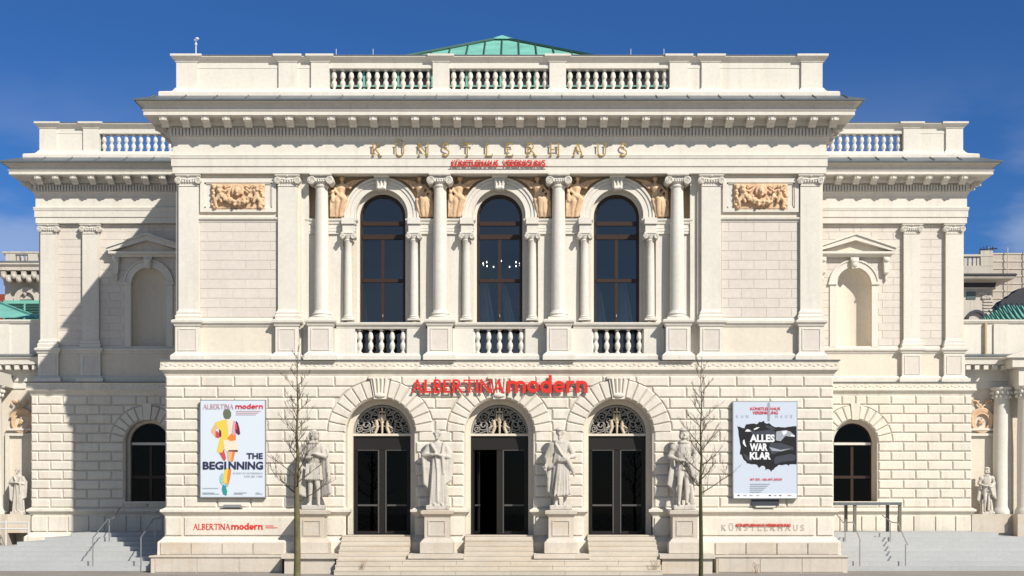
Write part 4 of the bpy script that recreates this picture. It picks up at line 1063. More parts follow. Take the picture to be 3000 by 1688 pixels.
# main sign over the doors
ms = empty('museum_sign', 'large red raised letters ALBERTINA modern above the middle entrance', 'sign', (0, -0.148, ZP(1151, -.2)))
yl = -0.24
word(ms, 'ALBERTINA', serif_glyph, XP(1205, yl), XP(1478, yl), 0, 0, 0.455, red, 0.04, gap=0.05, T=0.17, t=0.09)
word(ms, 'modern', sans_bold, XP(1486, yl), XP(1724, yl), 0, 0, 0.42, red, 0.05, gap=0.05, T=0.27)
b = MB()
for z_ in (0.12, 0.34): b.box(XP(1212, yl), XP(1715, yl), 0.01, 0.03, z_, z_+0.018)
for px in (1230, 1320, 1410, 1500, 1600, 1700): b.box(XP(px, yl), XP(px, yl)+0.02, 0.031, 0.12, 0.12, 0.135); 
b.build('mounting_rail', red, ms)
# plinth signs
p1 = empty('plinth_sign', 'red ALBERTINA modern lettering on the plinth left of the entrance stairs', 'sign', (XP(660, 0), -0.075, ZP(1552)))
ox = XP(660, 0)
word(p1, 'ALBERTINA', serif_glyph, XP(568)-ox, XP(676)-ox, 0, 0, 0.205, red, 0.01, gap=0.05, T=0.14, t=0.08, one=True, name='lettering')
word(p1, 'modern', sans_bold, XP(679)-ox, XP(772)-ox, 0, 0, 0.165, red, 0.01, gap=0.0, T=0.30, one=True, name='lettering')
b = MB(); b.box(XP(779)-ox, XP(803)-ox, -0.008, 0, 0.12, 0.145); b.box(XP(779)-ox, XP(814)-ox, -0.008, 0, 0.055, 0.08); b.build('small_print', red, p1)
p2 = empty('plinth_inscription', 'grey letters KÜNSTLERHAUS with small red overprint on the plinth right of the stairs', 'sign', (XP(2230), -0.075, ZP(1555)))
ox = XP(2230)
word(p2, 'KÜNSTLERHAUS', serif_glyph, XP(2112)-ox, XP(2354)-ox, 0, 0, 0.205, engr, 0.008, spread=True, T=0.17, t=0.10, one=True, name='lettering')
text(p2, 'KÜNSTLERHAUS VEREINIGUNG', XP(2155)-ox, XP(2315)-ox, 0.14, 0.265, -0.022, red, 0.03, 0.01)

# posters
pw = flat('poster_white', (0.62, 0.68, 0.75)); pb_ = flat('poster_pale_blue', (0.55, 0.61, 0.70)); navy = flat('print_navy', (0.03, 0.03, 0.08)); pr = flat('print_red', (0.65, 0.04, 0.07))
pk = flat('print_pink', (0.62, 0.35, 0.38)); yel = flat('print_yellow', (0.72, 0.55, 0.08)); ora = flat('print_orange', (0.70, 0.22, 0.05)); skin = flat('print_peach', (0.68, 0.42, 0.24)); dred = flat('print_crimson', (0.55, 0.08, 0.08))
tl = flat('print_teal', (0.03, 0.28, 0.27)); gg = flat('print_grey_green', (0.13, 0.15, 0.10)); blk = flat('print_black', (0.012, 0.012, 0.014)); gry = flat('print_grey', (0.33, 0.36, 0.40)); drk = flat('print_charcoal', (0.05, 0.055, 0.07)); wht = flat('print_white', (0.75, 0.76, 0.78)); cream = flat('print_cream', (0.75, 0.66, 0.52)); plum = flat('print_plum', (0.14, 0.02, 0.06)); ltb = flat('print_pale_teal', (0.30, 0.52, 0.55))
PY = -0.22
class Poster:
    def __init__(s, name, label, px0, px1, py0, py1, W, Hh, m):
        s.x0, s.x1, s.z0, s.z1 = XP(px0, PY), XP(px1, PY), ZP(py1, PY), ZP(py0, PY); s.W, s.H = W, Hh; s.k = 0
        s.o = empty(name, label, 'poster', ((s.x0+s.x1)/2, PY, s.z0)); s.b = ((s.x0+s.x1)/2, s.z0)
        w2 = (s.x1-s.x0)/2; h = s.z1-s.z0
        MB().box(-w2, w2, 0, 0.10, 0, h).build('poster_panel', m, s.o)
        f = MB(); t = 0.03
        f.box(-w2-t, w2+t, 0.0, 0.13, -t, -0.001); f.box(-w2-t, w2+t, 0.0, 0.13, h+.001, h+t); f.box(-w2-t, -w2-0.001, 0.0, 0.13, 0, h); f.box(w2+.001, w2+t, 0.0, 0.13, 0, h)
        f.build('poster_frame', steel, s.o)
        for q in (-1, 1): MB().box(q*w2*0.6-.05, q*w2*0.6+.05, 0.131, -PY-0.05, h*.3, h*.3+.1).box(q*w2*0.6-.05, q*w2*0.6+.05, 0.131, -PY-.05, h*.8, h*.8+.1).build('bracket', steel, s.o)
    def P(s, u, v): return (s.x0+(s.x1-s.x0)*u/s.W-s.b[0], s.z0+(s.z1-s.z0)*(1-v/s.H)-s.b[1])
    def poly(s, pts, m, name='print'):
        s.k += 1
        return MB().face([s.P(u, v) for u, v in pts], -0.003-0.0007*s.k).build(name, m, s.o)
    def rect(s, u0, v0, u1, v1, m): return s.poly([(u0, v1), (u1, v1), (u1, v0), (u0, v0)], m)
    def text(s, t, u0, v0, u1, v1, m, bold=0.0):
        s.k += 1; a, b = s.P(u0, v1), s.P(u1, v0)
        return text(s.o, t, a[0], b[0], a[1], b[1], -0.003-0.0007*s.k, m, bold)
# left poster: measured in the 869 x 1449 enlargement, frame 105..785 x 50..1070
A = Poster('exhibition_poster', 'white poster with colourful running figure and THE BEGINNING on the left wall', 588, 776, 1174, 1456, 680, 1020, pw)
q = lambda L: [(u-105, v-50) for u, v in L]
A.poly(q([(350, 150), (340, 185), (348, 225), (365, 245), (410, 245), (428, 215), (428, 175), (412, 148), (380, 138)]), gg)
A.poly(q([(268, 275), (215, 360), (215, 385), (262, 440), (275, 420), (262, 372), (300, 320)]), skin)
A.poly(q([(262, 372), (262, 440), (300, 450), (308, 420), (290, 375)]), dred)
A.poly(q([(345, 255), (270, 275), (262, 310), (300, 350), (325, 400), (300, 480), (275, 590), (330, 620), (360, 500), (400, 460), (385, 300), (380, 250)]), yel)
A.poly(q([(300, 350), (322, 372), (325, 430), (308, 440), (300, 410)]), plum)
A.poly(q([(384, 248), (388, 300), (402, 460), (430, 460), (440, 330), (450, 262), (420, 245)]), cream)
A.poly(q([(450, 262), (438, 340), (425, 460), (440, 500), (475, 480), (480, 400), (475, 330), (495, 280)]), pk)
A.poly(q([(425, 400), (385, 455), (385, 470), (445, 500), (478, 470), (478, 420)]), ora)
A.poly(q([(480, 262), (470, 340), (475, 390), (510, 415), (525, 400), (515, 340), (500, 285)]), plum)
A.poly(q([(470, 300), (470, 360), (490, 355), (490, 300)]), dred)
A.poly(q([(345, 470), (355, 560), (380, 590), (500, 575), (485, 470), (420, 480), (395, 462)]), cream)
A.poly(q([(395, 590), (500, 592), (498, 572), (400, 575)]), plum)
A.poly(q([(300, 600), (345, 680), (362, 690), (375, 660), (350, 560), (335, 600)]), dred)
A.poly(q([(385, 590), (395, 690), (432, 700), (470, 590)]), skin)
A.poly(q([(440, 590), (425, 700), (450, 690), (472, 590)]), ora)
A.poly(q([(370, 760), (345, 850), (345, 920), (400, 940), (412, 860), (425, 780)]), yel)
A.poly(q([(400, 770), (385, 860), (388, 935), (402, 940), (420, 860), (432, 780)]), ora)
A.poly(q([(330, 810), (308, 850), (310, 910), (335, 945), (345, 900), (345, 830)]), ltb)
A.poly(q([(340, 940), (330, 985), (345, 1040), (380, 1055), (388, 1010), (370, 960), (352, 938)]), tl)
A.poly(q([(365, 935), (375, 965), (400, 955), (395, 940)]), ltb)
A.text('THE', 592-105, 605-50, 765-105, 668-50, navy, 0.035)
A.text('BEGI', 128-105, 695-50, 378-105, 780-50, navy, 0.035)
A.text('NNING', 402-105, 695-50, 768-105, 780-50, navy, 0.035)
A.text('KUNST IN ÖSTERREICH', 450-105, 805-50, 762-105, 828-50, gry); A.text('1945 BIS 1980', 570-105, 842-50, 762-105, 862-50, gry)
_p = A.P(28, 86); _p2 = A.P(350, 35)
A.k += 1; word(A.o, 'ALBERTINA', serif_glyph, _p[0], _p2[0], _p[1], -0.003-.0007*A.k, _p2[1]-_p[1], pk, 0.001, gap=0.05, T=0.12, t=0.07, one=True, name='lettering')
_p = A.P(370, 86); _p2 = A.P(665, 42)
word(A.o, 'modern', sans_bold, _p[0], _p2[0], _p[1], -0.003-.0007*A.k, (_p2[1]-_p[1])*.85, pr, 0.001, gap=0.0, T=0.27, one=True, name='lettering')
for i in range(3): A.rect(375, 108+i*18, 640-i*25, 113+i*18, pk)
for u0, u1, v in ((22, 190, 925), (22, 150, 972), (22, 200, 985), (355, 490, 972), (355, 450, 985), (585, 630, 972), (585, 660, 985)): A.rect(u0, v, u1, v+5, gry)
# right poster: 848 x 1449 enlargement, frame 100..757 x 95..1090
B = Poster('exhibition_poster', 'pale blue poster with torn black shape and ALLES WAR KLAR on the right wall', 2149, 2334, 1178, 1460, 657, 995, pb_)
q = lambda L: [(u-100, v-95) for u, v in L]
rnd = random.Random(3); gry2 = flat('print_faint_grey', (0.45, 0.50, 0.58))
edge = [(138, 340), (165, 350), (215, 365), (235, 325), (290, 318), (340, 325), (365, 300), (410, 290), (425, 312), (470, 312), (520, 350), (560, 352), (640, 358), (690, 350), (755, 345), (757, 740), (700, 738), (670, 755), (640, 740), (570, 745), (530, 775), (500, 800), (488, 815), (470, 790), (430, 800), (428, 765), (390, 755), (365, 775), (345, 745), (290, 740), (240, 728), (205, 690), (185, 640), (165, 625), (175, 560), (160, 470), (150, 390)]
rag = []
for i, (u, v) in enumerate(edge[::-1]):
    rag.append((u, v)); u2, v2 = edge[::-1][(i+1) % len(edge)]
    if not (u > 750 and u2 > 750): rag.append(((u+u2)/2+rnd.uniform(-6, 6), (v+v2)/2+rnd.uniform(-7, 7)))
B.poly(q(rag), blk)
for L, m in (([(240, 370), (330, 400), (500, 380), (560, 420), (530, 470), (420, 440), (300, 430)], drk), ([(545, 400), (640, 385), (690, 400), (735, 440), (700, 455), (640, 445), (590, 500), (540, 490)], gry),
             ([(480, 520), (600, 520), (720, 560), (730, 590), (600, 600), (500, 640), (470, 580)], drk), ([(540, 660), (700, 630), (748, 650), (740, 700), (600, 715), (530, 740), (520, 690)], drk), ([(600, 400), (660, 392), (650, 420), (620, 440)], wht),
             ([(195, 620), (240, 650), (300, 700), (260, 710), (220, 680)], drk), ([(690, 430), (735, 440), (735, 455), (700, 450)], wht), ([(470, 560), (590, 590), (700, 575), (600, 605), (500, 600)], gry), ([(430, 330), (500, 350), (540, 380), (500, 385), (440, 360)], drk)): B.poly(q(L[::-1]), m)
B.poly(q([(218, 400), (250, 402), (285, 400), (262, 380), (238, 376)]), wht); B.poly(q([(310, 385), (345, 375), (372, 355), (340, 358), (312, 372)]), wht); B.poly(q([(195, 520), (215, 550), (235, 558), (222, 530), (212, 482), (200, 490)]), wht)
B.text('ALLES', 268-100, 430-95, 528-100, 510-95, wht, 0.05); B.text('WAR', 268-100, 522-95, 455-100, 602-95, wht, 0.05); B.text('KLAR', 268-100, 613-95, 488-100, 690-95, wht, 0.05)
B.text('KÜNSTLERHAUS', 275-100, 142-95, 585-100, 180-95, pr, 0.02); B.text('VEREINIGUNG', 298-100, 190-95, 562-100, 222-95, pr, 0.02)
B.rect(458-100, 5, 478-100, 195, gry)
for i, ch_ in enumerate('KÜNSTLERHAUS'):
    u = 30+i*51
    if i not in (3, 4, 5, 6, 7): B.text(ch_, u, 130, u+24, 162, gry2)
B.text('07.03.–06.09.2020', 275-100, 882-95, 605-100, 906-95, pr, 0.02)
for i in range(5): B.rect(172, 845+i*20, 380-i*22, 850+i*20, gry)
B.rect(0, 945, 657, 995, wht)
for u, w_, m in ((40, 22, blk), (100, 35, gry), (165, 35, gry), (235, 30, gry), (365, 22, blk), (475, 20, drk), (420, 25, gry), (560, 40, gry)): B.rect(u, 960, u+w_, 972, m)
# fixtures under the posters
v = empty('wall_floodlight', 'slim metal floodlight on the moulding under the left poster', 'floodlight', (XP(683), -0.16, ZP(1487)))
MB().box(-0.38, 0.38, -0.05, 0.06, 0.0, 0.05).build('lamp_body', steel, v); MB().box(-0.30, 0.30, 0.061, 0.09, 0.0, 0.10).build('mount', steel, v)
v = empty('wall_floodlight', 'dark boxed floodlight under the right poster', 'floodlight', (XP(2240), -0.10, ZP(1487)))
MB().box(-0.47, 0.47, -0.04, 0.06, 0.06, 0.28).build('housing', drk, v); MB().box(-0.34, 0.34, -0.10, -0.041, 0.0, 0.055).build('lamp_body', plaster, v)

# ================================================================= ENTRANCE STAIRS, STATUES
es = empty('entrance_stairs', kind='structure')
SR = ZTH/8
for k in range(8):
    z1 = ZTH-k*SR; yf = -0.28-0.29*k; yb = yf+0.36 if k else 0.60
    xa = 5.40 if k < 5 else 5.40
    bays = [(-5.39, 5.36)] if k > 4 else [(-5.39, -3.03), (-1.17, 1.16), (3.02, 5.35)]
    for u0, u1 in bays:
        nn_ = max(1, round((u1-u0)/1.8)); sh = 0.4 if k % 2 and nn_ > 1 else 0
        cuts_ = [u0]+[u0+(u1-u0)*q/nn_+sh for q in range(1, nn_)]+[u1]
        for x0, x1 in zip(cuts_[:-1], cuts_[1:]): MB().box(x0, x1-0.005, yf, yb, z1-0.045, z1).box(x0+.002, x1-0.007, yf+0.012, yb, z1-SR-(0.1 if k < 7 else 0), z1-0.0455).build('stair_tread', stepm, es)
MB().box(-5.3, 5.3, -2.2, 0.3, 0.0, 0.12).build('stair_core', stepm, es)
TX = (-6.32, -2.10, 2.09, 6.28)
zl = ZP(1488, 0)
for i, x in enumerate(TX):
    p = empty('statue_pedestal', ('stone pedestal behind the left bare tree trunk', 'stone pedestal between the left and middle doors', 'stone pedestal between the middle and right doors', 'stone pedestal beside the right bare tree')[i], 'pedestal', (x, -0.50, 0), group='pedestals of the entrance statues')
    b = MB()
    pth = [(-0.42, 0.28), (-0.42, -0.43), (0.42, -0.43), (0.42, 0.28)]
    zc3 = lambda q: ZP(q, -0.95)
    b.sweep(pth, [(0.14, zc3(1621)), (0.14, zc3(1590)), (0.10, zc3(1586)), (0.04, zc3(1580)), (0.0, zc3(1577)), (0.0, zc3(1516)), (0.03, zc3(1513)), (0.05, zc3(1510)), (0.11, zc3(1506)), (0.12, zc3(1497)), (0.06, zc3(1495)), (-0.2, zc3(1494))], cap=False)
    b.box(-0.3, 0.3, -0.3, 0.28, zc3(1500), zc3(1494)-.002)
    b.build('pedestal_body', base, p)
    f = MB(); z0, z1 = zc3(1570), zc3(1524); t = 0.04
    for q in ((-0.30, 0.30, z1-t, z1), (-0.30, 0.30, z0, z0+t), (-0.30, -0.30+t, z0+t, z1-t), (0.30-t, 0.30, z0+t, z1-t)): f.box(q[0], q[1], -0.455, -0.43, q[2], q[3])
    f.build('panel_moulding', base, p)
    b = MB().box(-0.925, 0.925, -1.04, 0.2, zc3(1635), zc3(1622)); b.build('pedestal_slab', base, p)
    MB().box(-0.84, 0.84, -0.94, 0.2, 0, zc3(1635)-.002).build('pedestal_foot', base, p)

def head(b, x, y, z, s=1.0, turn=0.0, beard=0, hair='short', hat=None):
    """head centre at x,y,z, height about .30*s"""
    c, d = math.sin(turn), -math.cos(turn)
    P = lambda fx, fz, side=0: (x+(c*fx-d*side)*s, y+(d*fx+c*side)*s, z+fz*s)
    b.ell(P(0, 0.02), (0.098*s, 0.115*s, 0.135*s)); b.ell(P(0.045, -0.06), (0.07*s, 0.07*s, 0.08*s))
    b.cap(P(0.095, 0.03), P(0.135, -0.03), 0.016*s, 0.024*s, 8)
    for q in (-1, 1):
        b.ell(P(0.085, 0.045, q*0.04), (0.035*s, 0.03*s, 0.014*s)); b.ell(P(0.075, -0.025, q*0.045), (0.028*s, 0.03*s, 0.03*s)); b.ell(P(0.0, 0.0, q*0.10), (0.02*s, 0.03*s, 0.04*s))
    b.ell(P(0.098, -0.065), (0.03*s, 0.02*s, 0.012*s)); b.ell(P(0.09, -0.11), (0.03*s,)*3)
    if beard:
        b.ell(P(0.06, -0.12), (0.065*s, 0.06*s, 0.09*s*beard)); b.ell(P(0.07, -0.17*beard), (0.045*s, 0.04*s, 0.08*s*beard))
    n = 9
    for i in range(n):
        a = math.pi*(0.35+1.3*i/(n-1)) ; L = 0.10
        b.ell((x+L*s*math.sin(turn+a)*0.95, y-L*s*math.cos(turn+a), z+0.05*s), (0.045*s, 0.045*s, 0.06*s))
        if hair == 'long': b.ell((x+0.11*s*math.sin(turn+a), y-0.11*s*math.cos(turn+a), z-0.07*s), (0.045*s, 0.045*s, 0.09*s))
    b.ell(P(-0.03, 0.08), (0.10*s, 0.105*s, 0.085*s))
    if hat == 'cap': b.ell(P(0.0, 0.115), (0.16*s, 0.16*s, 0.05*s)); b.ell(P(-0.01, 0.14), (0.13*s, 0.13*s, 0.06*s))
    if hat == 'wreath':
        for i in range(12): a = 2*math.pi*i/12; b.ell((x+0.10*s*math.sin(a), y-0.11*s*math.cos(a), z+0.08*s), (0.03*s,)*3)
def hand(b, p, d, s=1.0, up=(0, 0, 1)):
    """palm at p, fingers along d curling, thumb at the side"""
    p = Vector(p); d = Vector(d).normalized(); u = Vector(up); sd_ = d.cross(u); sd_ = sd_.normalized() if sd_.length > .1 else Vector((0, 1, 0)); dn = sd_.cross(d)
    b.ell(p+d*0.045*s, (0.05*s, 0.05*s, 0.05*s))
    for i, L in enumerate((0.085, 0.10, 0.095, 0.075)):
        r0 = p+d*0.07*s+sd_*(i-1.5)*0.026*s; r1 = r0+d*L*0.55*s; r2 = r1+(d*0.6-dn*0.6)*L*0.5*s
        b.limb([r0, r1, r2], [0.014*s, 0.013*s, 0.011*s], 6)
    r0 = p+d*0.02*s-sd_*0.045*s; b.limb([r0, r0+(d*0.5-sd_*0.7)*0.06*s, r0+(d*0.9-sd_*0.5)*0.10*s], [0.018*s, 0.015*s, 0.012*s], 6)
def folds(b, pts0, pts1, r, n):
    """hanging cloth ridges between two curves"""
    for i in range(n):
        t = i/(n-1); f = lambda P: [P[0][j]+(P[1][j]-P[0][j])*t for j in range(3)]
        b.limb([f(pts0), [(a+c)/2+random.uniform(-.015, .015) for a, c in zip(f(pts0), f(pts1))], f(pts1)], [r, r*1.2, r*1.0], 7)
def plinthblock(b, w_=0.36): b.box(-w_, w_, -0.28, 0.28, 0, 0.15)
def statue1():
    b = MB(); plinthblock(b); z = 0.15
    for s_, dx, dy in ((-1, -0.10, 0.02), (1, 0.14, -0.08)):      # bare legs, weight on the image-left one
        b.limb([(s_*0.09, 0, z+1.15), (dx, dy-0.03, z+0.62), (dx+s_*0.02, dy+0.03, z+0.10)], [0.12, 0.085, 0.055]); b.ell((dx+s_*.01, dy+0.02, z+0.42), (0.07, .08, .16))
        b.limb([(dx+s_*0.02, dy+0.06, z+0.045), (dx+s_*0.05, dy-0.15, z+0.03)], [0.055, 0.035]); b.ell((dx+s_*.05, dy-.18, z+.03), (.05, .06, .03))
    b.loft([(z+0.80, 0.0, 0, 0.25, 0.19, 0.07, 9, 0), (z+0.95, 0, 0, 0.24, 0.18, 0.06, 9, 0.2), (z+1.18, 0, 0, 0.22, 0.165, 0.03, 9, .4), (z+1.32, 0, 0, 0.18, 0.14, 0.01, 7, 0), (z+1.55, 0, 0, 0.235, 0.16, 0.02, 7, 0), (z+1.85, 0, 0, 0.27, 0.15, 0.02, 5, 0), (z+1.97, 0, 0, 0.17, 0.12, 0, 5, 0), (z+2.04, 0, 0, 0.07, 0.07, 0, 5, 0)])
    b.limb([(0, 0, z+1.95), (0, -0.02, z+2.12)], [0.075, 0.065]); head(b, 0.0, -0.02, z+2.24, 1.05, -0.35, 0.7, 'long')
    b.limb([(-0.26, 0, z+1.86), (-0.38, -0.04, z+1.52), (-0.14, -0.22, z+1.50)], [0.095, 0.075, 0.05]); hand(b, (-0.12, -0.23, z+1.5), (1, -.1, .25))
    b.limb([(0.26, 0, z+1.86), (0.36, -0.06, z+1.55), (0.12, -0.22, z+1.62)], [0.095, 0.075, 0.05]); hand(b, (0.10, -0.23, z+1.62), (-1, -.1, .1))
    for s_ in (-1, 1):
        folds(b, [(s_*0.27, 0.06, z+1.92), (s_*0.44, -0.05, z+1.72)], [(s_*0.28, 0.14, z+0.30), (s_*0.52, 0.0, z+0.40)], 0.06, 6)
    b.loft([(z+0.25, 0, 0.2, 0.44, 0.06, 0.12, 11, 0), (z+1.2, 0, 0.18, 0.36, 0.07, 0.09, 11, 0.5), (z+1.95, 0, 0.1, 0.25, 0.07, 0.03, 11, 1)])
    folds(b, [(-0.2, -0.17, z+1.3), (0.2, -0.17, z+1.3)], [(-0.24, -0.19, z+0.82), (0.24, -0.19, z+0.82)], 0.026, 8)
    b.ell((0, -0.02, z+1.98), (0.2, 0.15, 0.07))
    return b
def robe(b, z, wb=0.30, ph=0.0, x=0, nf=8, dep=0.20):
    b.loft([(z+0.0, x, 0, wb, dep, 0.085, nf, ph), (z+0.35, x, 0, wb*0.93, dep*.95, 0.075, nf, ph+.1), (z+0.8, x, 0, wb*0.86, dep*.9, 0.06, nf, ph+.2), (z+1.2, x*.7, 0, wb*0.80, dep*.85, 0.04, nf, ph+.3),
            (z+1.36, x*.5, 0, 0.20, 0.155, 0.03, nf, ph+.3), (z+1.60, 0, 0, 0.245, 0.165, 0.02, 6, 0), (z+1.86, 0, 0, 0.275, 0.155, 0.02, 5, 0), (z+1.98, 0, 0, 0.17, 0.12, 0, 5, 0), (z+2.05, 0, 0, 0.07, 0.07, 0, 5, 0)])
def statue2():
    b = MB(); plinthblock(b); z = 0.15
    robe(b, z, 0.31, 0.6, 0.03, 9, 0.22)
    folds(b, [(-0.12, -0.15, z+1.5), (0.20, -0.15, z+1.5)], [(-0.22, -0.22, z+0.03), (0.27, -0.22, z+0.03)], 0.035, 7)
    for dx in (-0.1, 0.14): b.limb([(dx, -0.14, z+0.03), (dx+.01, -0.29, z+0.025)], [0.05, 0.035])
    b.limb([(0, 0, z+1.95), (-0.01, -0.03, z+2.12)], [0.075, 0.065]); head(b, -0.01, -0.05, z+2.24, 1.0, -0.3, 0.5, 'short')
    b.limb([(-0.27, 0, z+1.86), (-0.42, -0.03, z+1.58), (-0.14, -0.24, z+1.60)], [0.10, 0.085, 0.05]); hand(b, (-0.12, -0.25, z+1.6), (1, 0, .1))
    b.limb([(0.27, 0, z+1.86), (0.40, -0.03, z+1.52), (0.10, -0.24, z+1.58)], [0.10, 0.085, 0.05]); hand(b, (0.09, -0.25, z+1.58), (-1, 0, .1))
    folds(b, [(-0.27, 0.0, z+1.90), (-0.46, -0.02, z+1.62)], [(-0.28, 0.0, z+0.55), (-0.40, -0.06, z+0.68)], 0.06, 5)
    folds(b, [(0.25, -0.02, z+1.90), (0.47, -0.02, z+1.62)], [(0.25, -0.08, z+0.72), (0.40, -0.02, z+0.80)], 0.065, 5)
    b.limb([(-0.2, -0.12, z+1.95), (-0.06, -0.2, z+1.7), (0.0, -0.22, z+1.1), (0.02, -0.24, z+0.1)], [0.05, 0.04, 0.03, 0.035]); b.limb([(0.2, -0.12, z+1.95), (0.16, -0.2, z+1.6), (0.2, -0.2, z+1.0)], [0.05, 0.05, 0.04])
    b.ell((0.02, 0.03, z+1.97), (0.2, 0.14, 0.08))
    return b
def statue3():
    b = MB(); plinthblock(b); z = 0.15
    for s_, dx, dy in ((-1, -0.14, -0.04), (1, 0.14, 0.02)):
        b.limb([(dx*.6, 0, z+1.0), (dx, dy-.02, z+0.5), (dx, dy+0.02, z+0.08)], [0.12, 0.08, 0.055]); b.limb([(dx, dy+.03, z+0.04), (dx-.03*1, dy-0.2, z+0.035)], [0.055, 0.045])
    q = MB(); robe(b, z+0.28, 0.30, 1.3, 0.0, 7, 0.21); b.v = [(x, y, zz if zz < z+1.9 else zz) for x, y, zz in b.v]
    b.v = [(x, y, min(zz, z+2.06)) if zz > z+2.06 else (x, y, zz) for x, y, zz in b.v]
    folds(b, [(-0.08, -0.18, z+1.3), (0.24, -0.16, z+1.3)], [(-0.2, -0.23, z+0.30), (0.29, -0.22, z+0.34)], 0.034, 6)
    b.limb([(0, 0, z+1.95), (0.0, -0.04, z+2.14)], [0.08, 0.068]); head(b, -0.02, -0.06, z+2.27, 1.02, -0.25, 0.9, 'short', 'cap')
    b.limb([(-0.28, 0, z+1.90), (-0.38, -0.04, z+1.55), (-0.46, -0.16, z+1.24)], [0.11, 0.085, 0.05]); hand(b, (-0.46, -0.18, z+1.24), (-.3, -.2, -1), up=(0, 1, 0)); b.limb([(-0.5, -0.2, z+1.3), (-0.42, -0.24, z+0.88)], [0.015, 0.02])
    b.limb([(-0.30, 0, z+1.80), (-0.42, -0.02, z+1.5), (-0.36, -0.06, z+1.22)], [0.12, 0.12, 0.10])
    b.limb([(0.28, 0, z+1.90), (0.42, -0.04, z+1.56), (0.16, -0.25, z+1.50)], [0.11, 0.09, 0.05]); hand(b, (0.14, -0.26, z+1.5), (-1, 0, -.1))
    b.limb([(-0.05, -0.22, z+1.42), (0.2, -0.24, z+1.45), (0.34, -0.22, z+1.2), (0.42, -0.18, z+0.95)], [0.07, 0.09, 0.08, 0.045])
    folds(b, [(-0.30, 0.05, z+1.9), (-0.36, 0.0, z+1.4)], [(-0.27, 0.05, z+0.35), (-0.38, 0.04, z+0.45)], 0.055, 4)
    b.ell((0, -0.02, z+1.99), (0.21, 0.16, 0.08)); b.limb([(-0.16, -0.14, z+1.95), (0.0, -0.2, z+1.65), (0.12, -0.2, z+1.5)], [0.03, 0.03, 0.03])
    return b
def statue4(base=True):
    b = MB(); plinthblock(b); z = 0.15
    for s_, dx, dy in ((-1, -0.16, -0.12), (1, 0.10, 0.04)):
        b.limb([(s_*0.09, 0, z+1.22), (dx*.9, dy-0.04, z+0.66), (dx, dy+0.02, z+0.10)], [0.125, 0.085, 0.052]); b.ell((dx, dy+0.01, z+0.45), (0.07, .08, .15)); b.ell((dx*.95, dy-.03, z+.64), (.095, .095, .06))
        b.limb([(dx, dy+0.05, z+0.045), (dx+s_*.03, dy-0.17, z+0.03)], [0.055, 0.04]); b.ell((s_*0.12, -0.02, z+1.02), (.135, .13, .2))
    b.loft([(z+1.12, 0, 0, 0.25, 0.18, 0.06, 10, 0), (z+1.28, 0, 0, 0.21, 0.165, 0.03, 10, 0), (z+1.38, 0, 0, 0.19, 0.15, 0.01, 7, 0), (z+1.62, 0, 0, 0.24, 0.17, 0.02, 7, 0), (z+1.86, 0, 0, 0.275, 0.155, 0.02, 5, 0), (z+1.98, 0, 0, 0.17, 0.12, 0, 5, 0), (z+2.06, 0, 0, 0.07, 0.07, 0, 5, 0)])
    b.limb([(0, 0, z+1.95), (0.01, -0.02, z+2.14)], [0.078, 0.068]); head(b, 0.0, -0.04, z+2.26, 1.03, 0.15, 0.4, 'long', 'cap')
    b.limb([(-0.28, 0, z+1.88), (-0.44, 0.0, z+1.55), (-0.16, -0.22, z+1.42)], [0.11, 0.085, 0.05]); b.ell((-0.31, 0, z+1.82), (.14, .13, .14)); hand(b, (-0.14, -0.23, z+1.42), (1, 0, .0))
    b.limb([(0.28, 0, z+1.88), (0.42, 0.0, z+1.55), (0.20, -0.22, z+1.34)], [0.11, 0.085, 0.05]); b.ell((0.31, 0, z+1.82), (.14, .13, .14)); hand(b, (0.18, -0.23, z+1.34), (-1, 0, .1))
    folds(b, [(-0.22, 0.10, z+1.9), (-0.36, 0.06, z+1.5)], [(-0.28, 0.12, z+0.50), (-0.48, 0.06, z+0.66)], 0.055, 5)
    folds(b, [(0.10, -0.20, z+1.40), (0.38, -0.04, z+1.6)], [(0.26, -0.16, z+0.95), (0.48, -0.02, z+0.72)], 0.06, 5)
    b.loft([(z+0.45, 0, 0.2, 0.34, 0.06, 0.12, 11, 0), (z+1.2, 0, 0.17, 0.34, 0.07, 0.09, 11, 0.5), (z+1.95, 0, 0.1, 0.25, 0.07, 0.03, 11, 1)])
    b.limb([(0.27, 0.02, z+0.05), (0.26, 0.05, z+0.5), (0.22, 0.08, z+0.9)], [0.10, 0.07, 0.05]); b.limb([(-0.28, 0.1, z+0.02), (-0.26, .1, z+0.6)], [0.06, 0.05])
    b.ell((0, -0.02, z+1.99), (0.2, 0.15, 0.07))
    return b
SL = ('marble statue in short tunic and long cape behind the left bare tree', 'marble statue in long coat with folded hands between left and middle doors',
      'marble statue in gown and cap, one arm hanging out, between middle and right doors', 'marble statue in breeches and cape beside the right bare tree')
ZPT = ZP(1494, -0.95)
stat_me = []
for i, fn in enumerate((statue1, statue2, statue3, statue4)):
    me = sculpt(fn(), 0.019, 'statue', statm, smooth=1); stat_me.append(me)
    o = link('statue', me, None, (TX[i], -0.55, ZPT)); o.scale = (1.07, 1.0, 1.07); tag(o, SL[i], 'statue', 'entrance statues')

